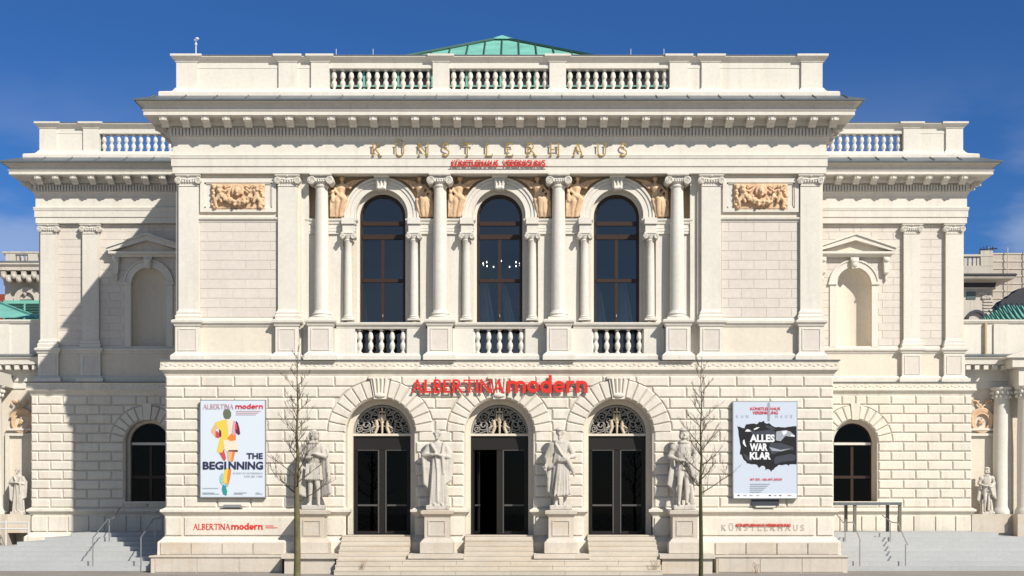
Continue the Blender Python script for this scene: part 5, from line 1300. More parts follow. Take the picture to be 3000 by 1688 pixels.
# ================================================================= RELIEFS
def garland():
    b = MB(); rn = random.Random(5)
    b.box(-0.93, 0.93, 0.0, 0.04, 0.0, 0.90)
    # central head with wings of hair
    b.ell((0.0, -0.10, 0.60), (0.12, 0.13, 0.16)); b.ell((0, -0.21, 0.56), (0.025, 0.05, 0.05)); b.ell((0, -0.16, 0.47), (0.06, 0.06, 0.05))
    for q in (-1, 1): b.ell((q*0.05, -0.19, 0.62), (0.035, 0.03, 0.02))
    for i in range(15): a = math.pi*(-0.15+1.3*i/14); b.ell((0.17*math.cos(a), -0.06, 0.62+0.19*math.sin(a)), (0.05, 0.06, 0.05))
    for i in range(30):                      # swag of fruit
        t = -1+2*i/29; x = 0.68*t; z = 0.22+0.50*t*t
        for k in range(4): b.ell((x+rn.uniform(-.05, .05), -0.05-rn.uniform(0, .10), z+rn.uniform(-.09, .09)), (rn.uniform(.04, .07),)*3, 8, 6)
    for s in (-1, 1):                        # children holding the swag
        b.limb([(s*0.62, -0.06, 0.62), (s*0.66, -0.06, 0.42)], [0.09, 0.08]); b.ell((s*0.60, -0.10, 0.76), (0.075, 0.08, 0.085)); b.limb([(s*0.66, -0.06, 0.42), (s*0.78, -0.08, 0.28), (s*0.74, -0.06, 0.08)], [0.08, 0.06, 0.045]); b.limb([(s*.62, -.08, .42), (s*.56, -.1, .25)], [.07, .05])
        b.limb([(s*0.60, -0.08, 0.66), (s*0.42, -0.12, 0.60), (s*0.30, -0.10, 0.70)], [0.045, 0.04, 0.035])
        b.limb([(s*0.68, -0.05, 0.66), (s*0.84, -0.06, 0.78)], [0.045, 0.04])
        for i in range(9): b.ell((s*(0.84+rn.uniform(-.04, .04)), -0.04, 0.82-i*0.095), (rn.uniform(.05, .08), .06, rn.uniform(.04, .06)), 8, 6)
        b.tube([(s*0.25, -0.05, 0.82), (s*0.40, -0.07, 0.74), (s*0.48, -0.05, 0.84)], 0.03, 6); b.tube([(s*0.30, -0.05, 0.42), (s*0.45, -0.06, 0.50), (s*.36, -.05, .60)], 0.025, 6)
    return b
gm = sculpt(garland(), 0.017, 'garland_relief', terra, 0)
for s in (-1, 1): link('garland_relief', gm, mus, (s*9.03, 0.10, ZP(614, .1)))

def spandrel(seed, s, mirror):
    """seated winged figure filling the spandrel beside an arch; local x grows towards the arch"""
    rn = random.Random(seed); b = MB()
    lean = 0.06 if mirror else 0.0
    hx, hz = 0.33+lean, 1.32
    b.ell((hx, -0.10, hz), (0.075, 0.085, 0.10)); b.ell((hx, -0.03, hz+0.03), (0.10, 0.08, 0.10)); b.ell((hx+.02, -.18, hz-.01), (.015, .03, .02))
    b.limb([(hx, -0.05, hz-0.1), (hx+0.0, -0.06, 1.12)], [0.05, 0.06], 8)
    b.loft([(0.72, 0.27+lean, -0.02, 0.15, 0.13, .04, 7, 0), (0.85, 0.28+lean, -0.03, 0.125, 0.12, .04, 7, 0), (0.98, 0.30+lean, -0.04, 0.155, 0.13, .03, 7, 0), (1.10, 0.32+lean, -0.04, 0.17, 0.11, .02, 5, 0), (1.16, 0.32+lean, -0.03, 0.09, 0.08, 0, 5, 0)], 32)
    b.limb([(0.46+lean, -0.05, 1.10), (0.60, -0.10, 1.00), (0.70+0.1*rn.random(), -0.08, 1.16+0.06*rn.random())], [0.055, 0.045, 0.035], 8)
    b.limb([(0.17+lean, -0.05, 1.10), (0.10, -0.10, 0.92), (0.20, -0.14, 0.80)], [0.055, 0.045, 0.035], 8)
    # lap and hanging drapery
    b.limb([(0.25, -0.05, 0.72), (0.42 if not mirror else 0.30, -0.17, 0.60), (0.30, -0.12, 0.20), (0.28, -0.10, 0.04)], [0.13, 0.11, 0.085, 0.06], 8)
    b.limb([(0.22, -0.03, 0.70), (0.20, -0.14, 0.52), (0.16, -0.10, 0.15), (0.15, -.08, .03)], [0.13, 0.10, 0.08, 0.06], 8)
    for i in range(7):
        x0 = 0.08+0.06*i; b.limb([(x0+0.05, -0.14, 0.62-rn.random()*0.06), (x0+rn.uniform(-.03, .03), -0.15, 0.35), (0.06+0.05*i, -0.10, 0.02)], [0.03, 0.035, 0.03], 6)
    # wing or veil following the arch
    for i in range(5): b.limb([(0.45, -0.02, 1.16-0.03*i), (0.66, -0.04, 1.26-0.045*i), (0.86+0.08*(4-i)*.6, -0.03, 1.33-0.02*i)], [0.03, 0.03, 0.018], 6)
    k = rn.random()
    if s == 0: b.tube([(0.02+0.1*math.cos(a), -0.08, 0.92+0.12*math.sin(a)) for a in [i*.5 for i in range(13)]], 0.025, 6); b.limb([(0.02, -.05, 0.8), (0.03, -.05, 0.3)], [.05, .07])
    elif s == 1: b.ell((0.05, -0.06, 0.55), (0.10, 0.06, 0.24)); b.limb([(0.0, -.06, 1.02), (0.03, -.06, 0.15)], [.035, .05])
    else: b.limb([(0.0, -0.05, 1.15), (0.02, -0.06, 0.4), (0.02, -.06, .05)], [0.03, 0.04, 0.06]); b.ell((0.03, -.06, .9), (.07, .05, .09))
    for i in range(8): b.ell((rn.uniform(0.0, .3), -0.05, rn.uniform(0.02, .16)), (.05, .05, .04), 8, 6)
    # smaller companion and piled drapery on the column side
    b.ell((0.03, -0.10, 0.86), (0.06, 0.07, 0.075)); b.limb([(0.03, -0.08, 0.76), (0.05, -0.10, 0.55)], [0.075, 0.085], 8); b.limb([(0.03, -0.10, 0.72), (0.14, -0.14, 0.62)], [0.04, 0.035], 8)
    for i in range(6): b.limb([(-0.03+0.05*i, -0.10, 0.56-0.02*i), (-0.02+0.055*i+rn.uniform(-.02, .02), -0.13, 0.28), (-0.03+0.06*i, -0.09, 0.02)], [0.035, 0.042, 0.035], 6)
    b.limb([(0.40, -0.06, 0.72), (0.46, -0.12, 0.56), (0.40, -0.10, 0.36)], [0.07, 0.07, 0.05], 8)
    return b
for i, c in enumerate(DC):
    for s in (-1, 1):
        me = sculpt(spandrel(i*7+s, i % 3, s > 0), 0.017, 'spandrel_figure', terra, 0)
        o = link('spandrel_figure', me, mus, (c+s*1.74, 0.53, ZP(637, .5)))
        o.scale = (-s*1.08, 1.15, 1.0)

# ================================================================= SIDE STAIRS
for s in (-1, 1):
    ss = empty('side_stairs', kind='structure')
    xi = GX+0.30; xo = 16.0 if s < 0 else 18.6
    for k in range(8):
        z1 = ZTH-k*SR; yf = 3.75-0.46*k; xo_k = xo+(0.85*k if s < 0 else 1.1*k)
        b = MB(); b.box(s*xi, s*xo_k, yf, YW-0.28, z1-SR, z1)
        o = b.build('stair_tread', concr, ss)
    MB().box(s*(GX+.26), s*(xi-.002), -0.5, YW-.3, 0, 0.30).build('stair_core', concr, ss)
# lower ground of the forecourt outside the stairs
fc = MB(); fc.box(-60, -19.35-0.85*3, 5.0, 14, 0.0, 0.60); fc.build('side_terrace', concr, None)
tag(bpy.data.objects['side_terrace'], kind='structure')
kb = MB().box(-60, -19.6, 4.8, 4.998, 0.0, 0.72).build('kerb', base); tag(kb, kind='structure')
fc = MB(); fc.box(19.4, 60, 5.9, 16, 0.0, 1.05); o = fc.build('side_terrace', concr); tag(o, kind='structure')

# ================================================================= HANDRAILS
def rail(name, label, pts, posts, r=0.022, cat='handrail', m=steel):
    e = empty(name, label, cat, (posts[0][0], posts[0][1], posts[0][2]), group='stair handrails'); ox = Vector(posts[0][:3])
    MB().tube([Vector(p)-ox for p in pts], r, 8).build('rail', m, e, smooth=60)
    for x, y, z0, z1 in posts: MB().tube([Vector((x, y, z0))-ox, Vector((x, y, z1))-ox], r, 8).build('post', m, e, smooth=60)
    return e
def zst(y): return ZTH-SR*max(0, min(8, math.ceil((3.75-y)/0.46-1e-6)))
def stair_rail(x, label, dx=0.55):
    """follows the flight: bottom post, sloping handrail, upper post, loop end"""
    y0, y1 = 0.35, 2.6; zb = 0.0
    rail('handrail', label, [(x-dx, y0, 0.95), (x, y0+0.1, 1.02+.05), (x+dx, y1, ZTH+0.92), (x+dx+0.35, y1+0.4, ZTH+0.95)], [(x, y0+0.1, zst(y0), 1.05), (x+dx, y1, zst(y1), ZTH+0.92)])
sx = XP
def prail(label, rl, ps, y):
    """rail drawn from picture positions at depth y: rl [(px,py,y)], ps [(px,pytop,y)]"""
    P = [(XP(a, yy), yy, ZP(b, yy)) for a, b, yy in rl]
    Q = [(XP(a, yy), yy, max(0, zst(yy)), ZP(b, yy)) for a, b, yy in ps]
    return rail('handrail', label, P, Q)
prail('steel handrail with sloping bar down the middle of the left side stairs', [(273, 1575, 0.65), (315, 1523, 2.58), (330, 1521, 2.84), (352, 1487, 5.68)], [(272, 1576, 0.65), (320, 1523, 2.97), (365, 1490, 6.32)], 1)
prail('steel handrail beside the base course of the left side stairs', [(412, 1576, 0.52), (450, 1520, 2.84), (463, 1520, 3.35), (478, 1509, 4.64)], [(413, 1575, 0.52), (455, 1521, 2.97)], 1)
prail('steel handrail nearest the base course of the right side stairs', [(2440, 1494, 6.45), (2470, 1531, 3.35), (2500, 1530, 3.10), (2520, 1584, 0.77)], [(2519, 1584, 0.77), (2476, 1530, 3.23)], 1)
prail('steel handrail with bent end on the outer side of the right side stairs', [(2585, 1510, 6.45), (2612, 1530, 3.35), (2630, 1532, 3.10), (2658, 1595, 0.77)], [(2653, 1594, 0.77), (2608, 1531, 3.23)], 1)
# metal portal frame in front of the right wing
pf = empty('metal_frame', 'grey metal box frame on four posts under the right wing window', 'frame', (XP(2540, 5.4), 5.4, ZTH))
ox = XP(2540, 5.4)
for px in (2478, 2504, 2600, 2636):
    yy = 5.4+(0.5 if px in (2478, 2600) else 0); w_ = 0.055
    MB().box(XP(px, yy)-ox-w_, XP(px, yy)-ox+w_, yy-5.4-w_, yy-5.4+w_, 0, ZP(1480, yy)-ZTH).build('post', flat('frame_grey_%d' % px, (0.16, 0.15, 0.12), 0.5), pf)
MB().box(XP(2443, 5.4)-ox, XP(2640, 5.4)-ox, -0.1, 0.62, ZP(1480, 5.4)-ZTH+.002, ZP(1474, 5.4)-ZTH+.03).build('top_rail', zinc, pf)
# white railing at the far left
wr = empty('white_railing', 'white two bar railing in front of the left side pavilion', 'railing', (XP(17, 6.6), 6.6, 0.6))
ox = XP(17, 6.6); wm = flat('railing_white', (0.62, 0.62, 0.60), 0.4)
for py in (1531, 1550): MB().tube([(XP(-60, 6.6)-ox, 0, ZP(py, 6.6)-0.6), (XP(83, 6.6)-ox, 0, ZP(py, 6.6)-0.6)], 0.03, 8).build('rail', wm, wr)
MB().tube([(0, 0, 0), (0, 0, ZP(1524, 6.6)-0.6)], 0.035, 8).build('post', wm, wr)
MB().tube([(XP(83, 6.6)-ox, 0, 0), (XP(83, 6.6)-ox, 0, ZP(1531, 6.6)-0.6)], 0.03, 8).build('post', wm, wr)

# ================================================================= SIDE PAVILIONS
YP = 8.75
zpv = lambda q: ZP(q, YP); 
cart = MB()
cart.tube([(0.41*math.cos(a), -0.02, 0.44*math.sin(a)) for a in [2*math.pi*i/28 for i in range(29)]], 0.06, 8)
cart.tube([(0.31*math.cos(a), -0.02, 0.34*math.sin(a)) for a in [2*math.pi*i/28 for i in range(29)]], 0.042, 8)
rn = random.Random(9)
for i in range(16):
    a = rn.uniform(0, 6.28); r_ = rn.uniform(0, .17); cart.ell((r_*math.cos(a), -0.05, r_*math.sin(a)), (rn.uniform(.03, .06), .05, rn.uniform(.03, .06)), 8, 6)
for i in range(15): a = math.pi*(.12+.76*i/14); cart.ell((0.49*math.cos(a), -0.04, 0.50*math.sin(a)+.02), (.055, .06, .06), 8, 6)
for q in (-1, 1):
    cart.tube([(q*0.10, -.04, .66), (q*.22, -.04, .84), (q*.38, -.04, .88), (q*.44, -.04, .74), (q*.34, -.04, .68)], 0.045, 6)
    cart.tube([(q*0.0, -.04, .60), (q*.16, -.04, .74), (q*.12, -.04, .92)], 0.04, 6)
cartm = sculpt(cart, 0.022, 'cartouche', terra, 0)
for s in (-1, 1):
    e = empty('side_pavilion', ('low cream side pavilion with shaded niche and cartouche beyond the left wing', 'low cream side pavilion with column and gable beyond the right wing')[s > 0], 'building', (s*22, YP, 0))
    o0 = Vector((s*22, YP, 0))
    xa, xb = GWX-0.2, 34
    def bb(x0, x1, y0, y1, z0, z1, name, m, mir=s):
        b = MB().box(mir*x0-o0.x, mir*x1-o0.x, y0-YP, y1-YP, z0, z1); return b.build(name, m, e)
    bb(xa, xb, YP, YP+8, 0, zpv(1104), 'wall', wallm)
    pth = [(min(s*xa, s*xb)-o0.x, 0), (max(s*xa, s*xb)-o0.x, 0)]
    MB().sweep(pth, [(0.0, zpv(1140)), (0.05, zpv(1139)), (0.05, zpv(1120)), (0.10, zpv(1118)), (0.10, zpv(1102)), (0.14, zpv(1100)), (0.14, zpv(1088)), (0.30, zpv(1074)), (0.60, zpv(1072)), (0.62, zpv(1060)), (0.70, zpv(1054)), (0.72, zpv(1050))], cap=False).build('cornice', plaster, e)
    MB().sweep(pth, [(0.73, zpv(1051)), (0.75, zpv(1048)), (-0.1, zpv(1036))], cap=False).build('cornice_flashing', zinc, e)
    bb(xa, xb, YP+0.15, YP+0.7, zpv(1050), zpv(948), 'parapet', plaster)
    MB().sweep([(p[0], 0.15) for p in pth], [(0.0, zpv(948)), (0.05, zpv(946)), (0.10, zpv(940)), (0.10, zpv(936)), (-0.6, zpv(934))], cap=False).build('parapet_coping', plaster, e)
    for x in (20.3, 23.2, 26): bb(x, x+0.6, YP+0.08, YP+0.149, zpv(1046), zpv(948)-.01, 'parapet_pier', plaster)
    mm_ = MB().box(-0.09, 0.09, -0.56, -0.2, -0.18, -0.01).mesh('modillion', plaster)
    for i in range(22):
        x = xa+0.2+i*0.36
        link('modillion', mm_, e, (s*x-o0.x, 0, zpv(1074)))
    # niche bay
    nx = (XP(2877, YP-.1)) if s > 0 else -(XP(64, YP-.1))
    nx = abs(nx)
    fb = MB()
    for q in (-1, 1): fb.box(s*nx-o0.x+q*0.52, s*nx-o0.x+q*0.68, -0.12, 0.0, zpv(1500), zpv(1278))
    fb.box(s*nx-o0.x-0.68, s*nx-o0.x+0.68, -0.12, 0.0, zpv(1277.5), zpv(1270)); fb.box(s*nx-o0.x-0.62, s*nx-o0.x+0.62, -0.16, -0.001, zpv(1262), zpv(1256))
    fb.build('niche_frame', plaster, e)
    link('cartouche', cartm, e, (s*nx-o0.x, -0.06, zpv(1236)))
    # statue socle
    bb(nx-0.75, nx+0.75, YP-0.9, YP-0.01, zpv(1560), zpv(1506), 'socle', base)
    st_ = link('statue', stat_me[3 if s > 0 else 1], None, (s*nx+(0.05 if s > 0 else 0), YP-0.5, zpv(1507))); st_.scale = (0.74, 0.74, 0.74)
    tag(st_, ('small statue standing in the shaded niche beyond the left wing', 'small sunlit statue under the cartouche beyond the right wing')[s > 0], 'statue')
    # columns with leafy capitals
    cxs = ((abs(XP(2937, YP-.3)), -.22), (abs(XP(3006, YP-.8)), -0.80)) if s > 0 else ((abs(XP(-20, YP-1)), -1.0),)
    for cx, cy in cxs:
        cz0, cz1 = zpv(1506), zpv(1172)
        b = MB().lathe(s*cx-o0.x, cy, [(0.44, cz0), (0.44, cz0+.12), (0.40, cz0+.2), (0.35, cz0+.3), (0.35, cz1-1.5), (0.31, cz1)], 24)
        b.build('column', plaster, e, smooth=40)
        b = MB().lathe(s*cx-o0.x, cy, [(0.31, cz1), (0.34, cz1+0.1), (0.38, cz1+.35), (0.46, cz1+.42), (0.46, cz1+.48)], 16)
        for i in range(12):
            a = 2*math.pi*i/12
            for zz, rr_ in ((.10, .36), (.26, .40)): b.ell((s*cx-o0.x+rr_*math.cos(a+zz), cy+rr_*math.sin(a+zz), cz1+zz), (.07, .07, .08), 8, 6)
        b.build('capital', plaster, e, smooth=40)
        bb(cx-0.55, cx+0.55, YP+cy-.55, YP-0.01, 0, cz0, 'column_plinth', base)
        if cy < -.5:
            if s > 0: bb(cx-0.45, 34, YP-1.2, YP-0.011, cz1+.48, zpv(1086), 'entablature_block', plaster)
            else: bb(cx-0.45, cx+8, YP-1.5, YP-0.011, cz1+.48, zpv(1100), 'entablature_block', plaster)
    if s > 0:
        gx = abs(XP(2965, YP-1.3))
        d = MB()
        d.box(gx-o0.x, gx+8-o0.x, -1.35, -0.5, zpv(1086)+.003, zpv(1060))
        d.prism([(gx+.0-o0.x, zpv(1060)+.01), (gx+8-o0.x, zpv(1060)+.01), (gx+4-o0.x, zpv(952)), (gx-.25-o0.x, zpv(1056)), (gx-.25-o0.x, zpv(1060)+.01)], -1.45, -0.3)
        d.build('gable', plaster, e)
        # drainpipe
        MB().tube([(XP(2886, YP+.1)-o0.x, 0.05, zpv(945)), (XP(2886, YP+.1)-o0.x, 0.05, zpv(1046))], 0.06, 8).build('downpipe', MATS['plaster_ochre'], e)
    # green roof of the pavilion
    if s < 0:
        q3 = lambda px, py, y: (XP(px, y)-o0.x, y-YP, ZP(py, y))
        rb = MB().add([q3(-300, 931, 19), q3(112, 931, 19), q3(60, 912, 22), q3(0, 888, 26), q3(-300, 850, 30)], [(0, 1, 2), (0, 2, 3), (0, 3, 4)])
        rb.build('roof', copper, e)
        MB().tube([q3(112, 930, 18.9), q3(60, 911, 21.9), q3(0, 887, 25.9)], 0.08, 5).build('roof_hip', copper, e)
        A0, A1 = q3(10, 926, 27), q3(112, 880, 27)
        MB().box(A0[0], A1[0]+2, A0[1], A0[1]+3, A0[2]-3, A1[2]).build('roof_lantern', copper, e)
        for i in range(3):
            x0_ = A0[0]+.12+i*1.14
            lv = MB()
            for k in range(6): lv.box(x0_, x0_+1.02, A0[1]-.08, A0[1]-.002, A0[2]-.1+k*0.145, A0[2]-.1+k*0.145+0.05)
            lv.build('louvre', copdark, e)
    else:
        q3 = lambda px, py, y: (XP(px, y)-o0.x, y-YP, ZP(py, y))
        rb = MB().add([q3(2868, 939, 11), q3(3200, 941, 11), q3(3200, 905, 17), q3(2945, 893, 17)], [(0, 1, 2, 3)])
        rb.build('roof', copper, e)
        for i in range(14):
            a_ = q3(2872+i*17, 938.5, 11); c_ = q3(2872+i*17-30, 0, 17)
            t0 = Vector(q3(2884+i*16, 938, 10.98)); t1 = Vector(q3(2884+i*16-34, 938-45, 16.98))
            if i < 5: t1 = t0+(t1-t0)*(0.12+i*0.2)
            MB().tube([t0+Vector((0, 0, .05)), t1+Vector((0, 0, .05))], 0.045, 4).build('roof_seam', copdark, e)
b = MB().box(-40, -21, 4.2, 4.6, 0.6, 0.66); 

# ================================================================= BUILDINGS FAR BEHIND
YB = 78
def far_block(name, label, x0, x1, zs, m, s):
    return empty(name, label, 'building', ((x0+x1)/2, YB, 0))
zf = lambda q: ZP(q, YB); xf = lambda q: XP(q, YB)
# left: balustraded block
L0 = Vector((-50, YB, 0)); e = empty('distant_building', 'distant cream building with balustrade and deep bracketed cornice on the left', 'building', L0)
x0, x1 = xf(15)+50, xf(15)+50+26
MB().box(x0, x1, 0, 20, 0, zf(800)).build('wall', farwall, e)
P_ = [(x0, 18), (x0, 0), (x1, 0)]
MB().sweep(P_, [(0.0, zf(838)), (0.1, zf(836)), (0.1, zf(828)), (0.2, zf(805)), (0.3, zf(801)), (1.3, zf(799)), (1.3, zf(790)), (1.5, zf(783)), (1.5, zf(778)), (-.5, zf(776))], cap=False).build('cornice', farwall, e)
MB().sweep(P_, [(1.3, zf(777.5)), (1.55, zf(777)), (1.2, zf(771)), (-.2, zf(769))], cap=False).build('cornice_flashing', zinc, e)
me = MB().box(-0.22, 0.22, -1.15, 0, -0.55, 0).ell((0, -1.0, -.45), (.28, .28, .28), 8, 6).mesh('modillion', farwall)
for i in range(14): link('modillion', me, e, (x0+0.3+i*0.95, -0.1, zf(802)))
for i in range(14): link('modillion', me, e, (x0+0.75+i*0.95, -0.05, zf(812)))
MB().sweep(P_, [(-0.3, zf(747)), (0.1, zf(747)), (0.2, zf(742)), (0.2, zf(738)), (-.4, zf(736))], cap=False).build('parapet', farwall, e)
MB().sweep(P_, [(0.1, zf(771)), (0.1, zf(767)), (-.4, zf(767))], cap=False).build('parapet', farwall, e)
bmf = MB().lathe(0, 0, [(0.12, 0), (0.14, 0.3), (0.07, .6), (0.12, .65)], 8)
bmf = MB().box(-0.1, 0.1, -0.1, 0.1, 0, zf(747)-zf(767)).mesh('baluster', farwall)
for x in (0.1, 2.2, 8.0): MB().box(x0+x, x0+x+0.9, -0.15, 0.3, zf(768), zf(745)).build('parapet_pier', farwall, e)
for i in range(30):
    x = x0+1.2+i*0.42
    if not (x0+2.1 < x < x0+3.3): link('baluster', bmf, e, (x, 0.1, zf(767)))
for i in range(5): MB().box(x0, x1, -0.06, -0.002, zf(858)+i*-0.9, zf(858)+i*-0.9+.75).build('stone_band', farwall, e)
w_ = MB().archband(xf(82)+50, zf(880), 0.7, 1.2, -0.35, 0, zf(905)); w_.ell((xf(75)+50, -.2, zf(858)), (.2, .2, .35), 8, 6); w_.build('dormer_arch', farwall, e)
MB().face([(xf(82)+50-.7, zf(905)), (xf(82)+50+.7, zf(905)), (xf(82)+50+.7, zf(878)), (xf(82)+50-.7, zf(878))], -0.1).build('window', drk, e)
rdm = flat('brick_red_far', (0.25, 0.06, 0.04))
e = empty('distant_roof', 'sliver of distant dark red brick building at the left edge', 'building', (xf(2), YB+15, 0)); MB().box(-6, 1.4, 0, 6, 0, ZP(862, YB+15)).build('wall', rdm, e)
# right: block with balustrade
e = empty('distant_building', 'distant pale building with balustrade and dark eaves beside the scaffolding', 'building', (xf(2860), YB, 0)); ox = xf(2860)
xr = xf(2908)-ox; xl = xf(2760)-ox
MB().box(xl, xr, 0, 18, 0, zf(826)).build('wall', farwall, e)
P_ = [(xl, 0), (xr, 0), (xr, 16)]
MB().sweep(P_, [(0.0, zf(850)), (0.2, zf(848)), (0.2, zf(843)), (0.1, zf(843)), (0.3, zf(826)), (1.5, zf(824)), (1.6, zf(817)), (-.3, zf(812))], cap=False).build('cornice', farwall, e)
MB().sweep(P_, [(1.61, zf(817)), (1.7, zf(815)), (1.6, zf(810)), (-.3, zf(806))], cap=False).build('cornice_flashing', slate, e)
MB().sweep(P_, [(0.15, zf(843)), (0.28, zf(827))], cap=False).build('painted_frieze_shade', slate, e)  # dark strip over the pale frieze, painting in the shade under the cornice
MB().box(xl, xr, -0.1, 0.4, zf(806), zf(779)).build('parapet', farwall, e); MB().box(xl, xr, -0.15, 0.45, zf(752), zf(746)).build('parapet', farwall, e)
MB().box(xf(2872)-ox, xr, -0.12, 0.5, zf(780), zf(735)).build('parapet_pier', farwall, e)
for px in (2817, 2829, 2842, 2855, 2867): link('baluster', MB().box(-.14, .14, -.1, .1, 0, zf(752)-zf(779)).mesh('baluster', farwall), e, (xf(px)-ox, 0.1, zf(779)))
MB().box(xf(2831)-ox, xf(2858)-ox, -0.08, 0, zf(877), zf(855)).build('window', flat('far_window', (0.10, 0.14, 0.15), 0.3), e)
b = MB(); rn = random.Random(2)
for i in range(24): b.ell((xf(rn.uniform(2866, 2902))-ox, -0.05, zf(rn.uniform(858, 874))), (.18, .12, .16), 8, 6)
b.build('carved_panel', farwall, e)
for i in range(4): MB().box(xf(2880)-ox, xr+.05, -0.1, 0, zf(885+i*9), zf(880+i*9)).build('quoin', farwall, e)
b = MB().archband(xf(2858)-ox, zf(940), 0.75, 1.0, -0.3, 0); b.build('dormer_arch', drk, e)
b = MB()
for k in range(5): b.tube([(xf(2880+k*8)-ox, 0.3, zf(735)), (xf(2876+k*9)-ox, 0.3, zf(724-k % 3*3))], 0.05, 4)
b.tube([(xf(2872)-ox, .3, zf(730)), (xf(2925)-ox, .3, zf(726))], .06, 4)
b.build('roof_aerial', slate, e)
# scaffolding under netting
YS = 93; e = empty('scaffolding', 'distant building wrapped in beige scaffold netting at the right edge', 'scaffolding', (XP(2960, YS), YS, 0)); ox = XP(2960, YS)
xl = XP(2903, YS)-ox
MB().box(xl, 40, 1, 20, 0, ZP(738, YS)).build('scaffold_net', netm, e)
b = MB()
for i in range(14): x = xl+i*2.0; b.tube([(x, 0.6, 0), (x, 0.6, ZP(722, YS))], 0.06, 5)
b.build('scaffold_pole', farwall, e)
for i, py in enumerate((738, 760, 782, 804, 826, 848, 870, 892)): MB().box(xl-.2, 40, 0.93, 1.0, ZP(py, YS)-0.07, ZP(py, YS)+0.07).build('scaffold_deck', farwall, e)
# dark slate dome shoulder
e = empty('slate_roof', 'dark slate roof rising behind the green roof on the right', 'roof', (XP(3010, 58), 58, 0)); ox = XP(3010, 58)
pr_ = [(2926, 906), (3100, 906), (3100, 800), (3030, 828), (3000, 843), (2984, 846), (2972, 858), (2962, 862), (2950, 874), (2938, 878), (2928, 890)]
MB().prism([(XP(a, 58)-ox, ZP(b_, 58)) for a, b_ in pr_], 0, 1.4).build('roof_slope', slate, e)
# rods on the parapet
wm2 = flat('rod_white', (0.6, 0.62, 0.65), 0.4)
e = empty('weather_mast', 'thin white mast on the left corner of the attic parapet', 'mast', (XP(574, .4), 0.4, ZP(161, .4)))
MB().tube([(0, 0, 0), (0, 0, ZP(122, .4)-ZP(161, .4))], 0.022, 6).box(-0.06, 0.06, -0.02, 0.02, 0.50, 0.53).build('mast_pole', wm2, e)
MB().ell((0.0, 0, 0.36), (.05, .05, .05), 8, 6).ell((0.04, 0, 0.56), (.07, .06, .05), 8, 6).build('sensor', wm2, e)
for px in (1093, 1848, 1945, 985): 
    e = MB().tube([(0, 0, 0), (0, 0, 0.22)], 0.012, 5).build('lightning_rod', wm2, loc=(XP(px, .4), 0.4, ZP(162, .4)))
    tag(e, {1093: 'short lightning rod above the left balustrade of the attic', 1848: 'short lightning rod left of the right attic posts', 1945: 'short lightning rod beside the right attic post', 985: 'short lightning rod beside the left attic posts'}[px], 'lightning rod', 'lightning rods on the attic')

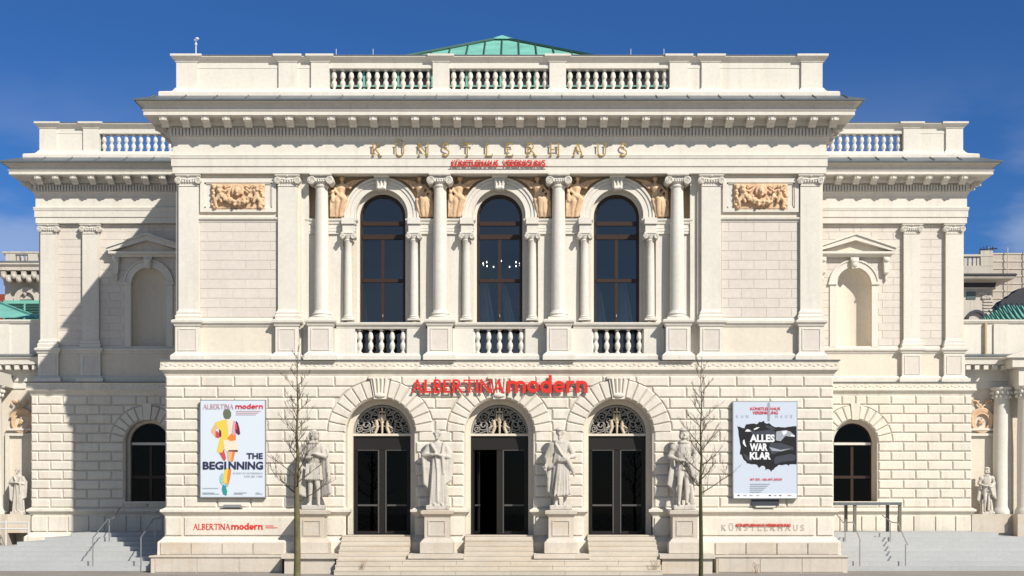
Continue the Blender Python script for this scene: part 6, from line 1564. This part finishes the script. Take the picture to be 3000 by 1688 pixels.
# ================================================================= BARE TREES
def tree(px, side, pytop, label, seed, ytr=-9.0, branches=None, moss=True):
    rn = random.Random(seed); X0 = XP(px, ytr); top = ZP(pytop, ytr)
    e = empty('bare_tree', label, 'tree', (X0, ytr, 0), group='young bare street trees')
    r0 = 0.088 if side < 0 else 0.058
    lean = -0.0
    zs_ = [0, 1, 2, 3, 3.6, 4.2, 5.0, 5.8, top]; rs_ = [r0*1.15, r0, r0*.90, r0*.72, r0*.52, r0*.40, r0*.27, r0*.16, 0.007]
    wob = [0, .01, .0, -.01, .02, -.01, .02, .0, .03]
    pts = [(w_*1.2, w_, z) for w_, z in zip(wob, zs_)]
    MB().tube(pts, rs_, 10).build('trunk', barkm if side < 0 else bark2, e, smooth=60)
    tw = []
    def seg(p, d, L, r, dep):
        n = 5; P = [Vector(p)]; d = Vector(d).normalized()
        for i in range(n):
            d = (d+Vector((rn.uniform(-.13, .13), rn.uniform(-.13, .13), rn.uniform(-.02, .12)))).normalized(); P.append(P[-1]+d*L/n)
        tw.append((P, [max(r*(1-0.75*i/n), 0.0024) for i in range(n+1)], dep))
        if dep < 3:
            for i in range(1, n+1):
                for _r in range(2):
                  if rn.random() < (0.55 if dep == 0 else 0.33):
                      dd = (d+Vector((rn.uniform(-.9, .9), rn.uniform(-.9, .9), rn.uniform(-.1, .5)))).normalized()
                      seg(P[i], dd, L*rn.uniform(.30, .55), max(r*.42, .0034), dep+1)
    z = branches[0]
    k = 0
    while z < top-0.15:
        t = (z-branches[0])/(top-branches[0]); L = (1.05-0.85*t)*rn.uniform(.7, 1.05)
        a = k*2.4+rn.uniform(-.4, .4)
        rr_ = max(0.020*(1-t*.7), .007)
        seg((0.01, 0, z), (math.cos(a), math.sin(a), 0.55+0.5*t), L, rr_, 0)
        z += rn.uniform(.10, .20); k += 1
    big = MB()
    for P, rad, dep in tw:
        if dep == 0: MB().tube(P, rad, 6).build('branch', twigm, e)
        else: big.tube(P, rad, 4, caps=False)
    o = big.build('twigs', twigm, e); tag(o, kind='stuff')
tree(870, -1, 1010, 'slender bare tree with mossy trunk in front of the left statue', 11, branches=(2.35,))
tree(2053, 1, 1045, 'slender bare tree with dark thin trunk in front of the right statue', 23, branches=(2.6,))

# dry weeds at the foot of the stairs and by the base course
def weed(x, y, z, label, seed):
    rn = random.Random(seed); b = MB()
    for i in range(9):
        a = rn.uniform(0, 6.28); p = Vector((rn.uniform(-.05, .05), rn.uniform(-.05, .05), 0)); P = [p]
        d = Vector((math.cos(a)*.35, math.sin(a)*.2, 1)).normalized()
        for k in range(4): d = (d+Vector((rn.uniform(-.25, .25), rn.uniform(-.2, .2), 0))).normalized(); P.append(P[-1]+d*rn.uniform(.05, .10))
        b.tube(P, [.006, .005, .005, .004, .003], 4)
        b.ell(P[-1], (.012, .012, .02), 5, 4)
    o = b.build('dry_weed', flat('dry_stem_%d' % seed, (0.30, 0.19, 0.11)), loc=(x, y, z)); tag(o, label, 'weed', 'dry weeds on the stairs')
weed(XP(1062, -2.15), -2.15, 0.16, 'tuft of dry stems on the lowest steps before the left door', 31)
weed(XP(1918, -2.15), -2.15, 0.16, 'tuft of dry stems on the lowest steps before the right door', 32)
weed(XP(2215, -1.2), -1.2, 0.0, 'tuft of dry stems at the foot of the right base course', 33)
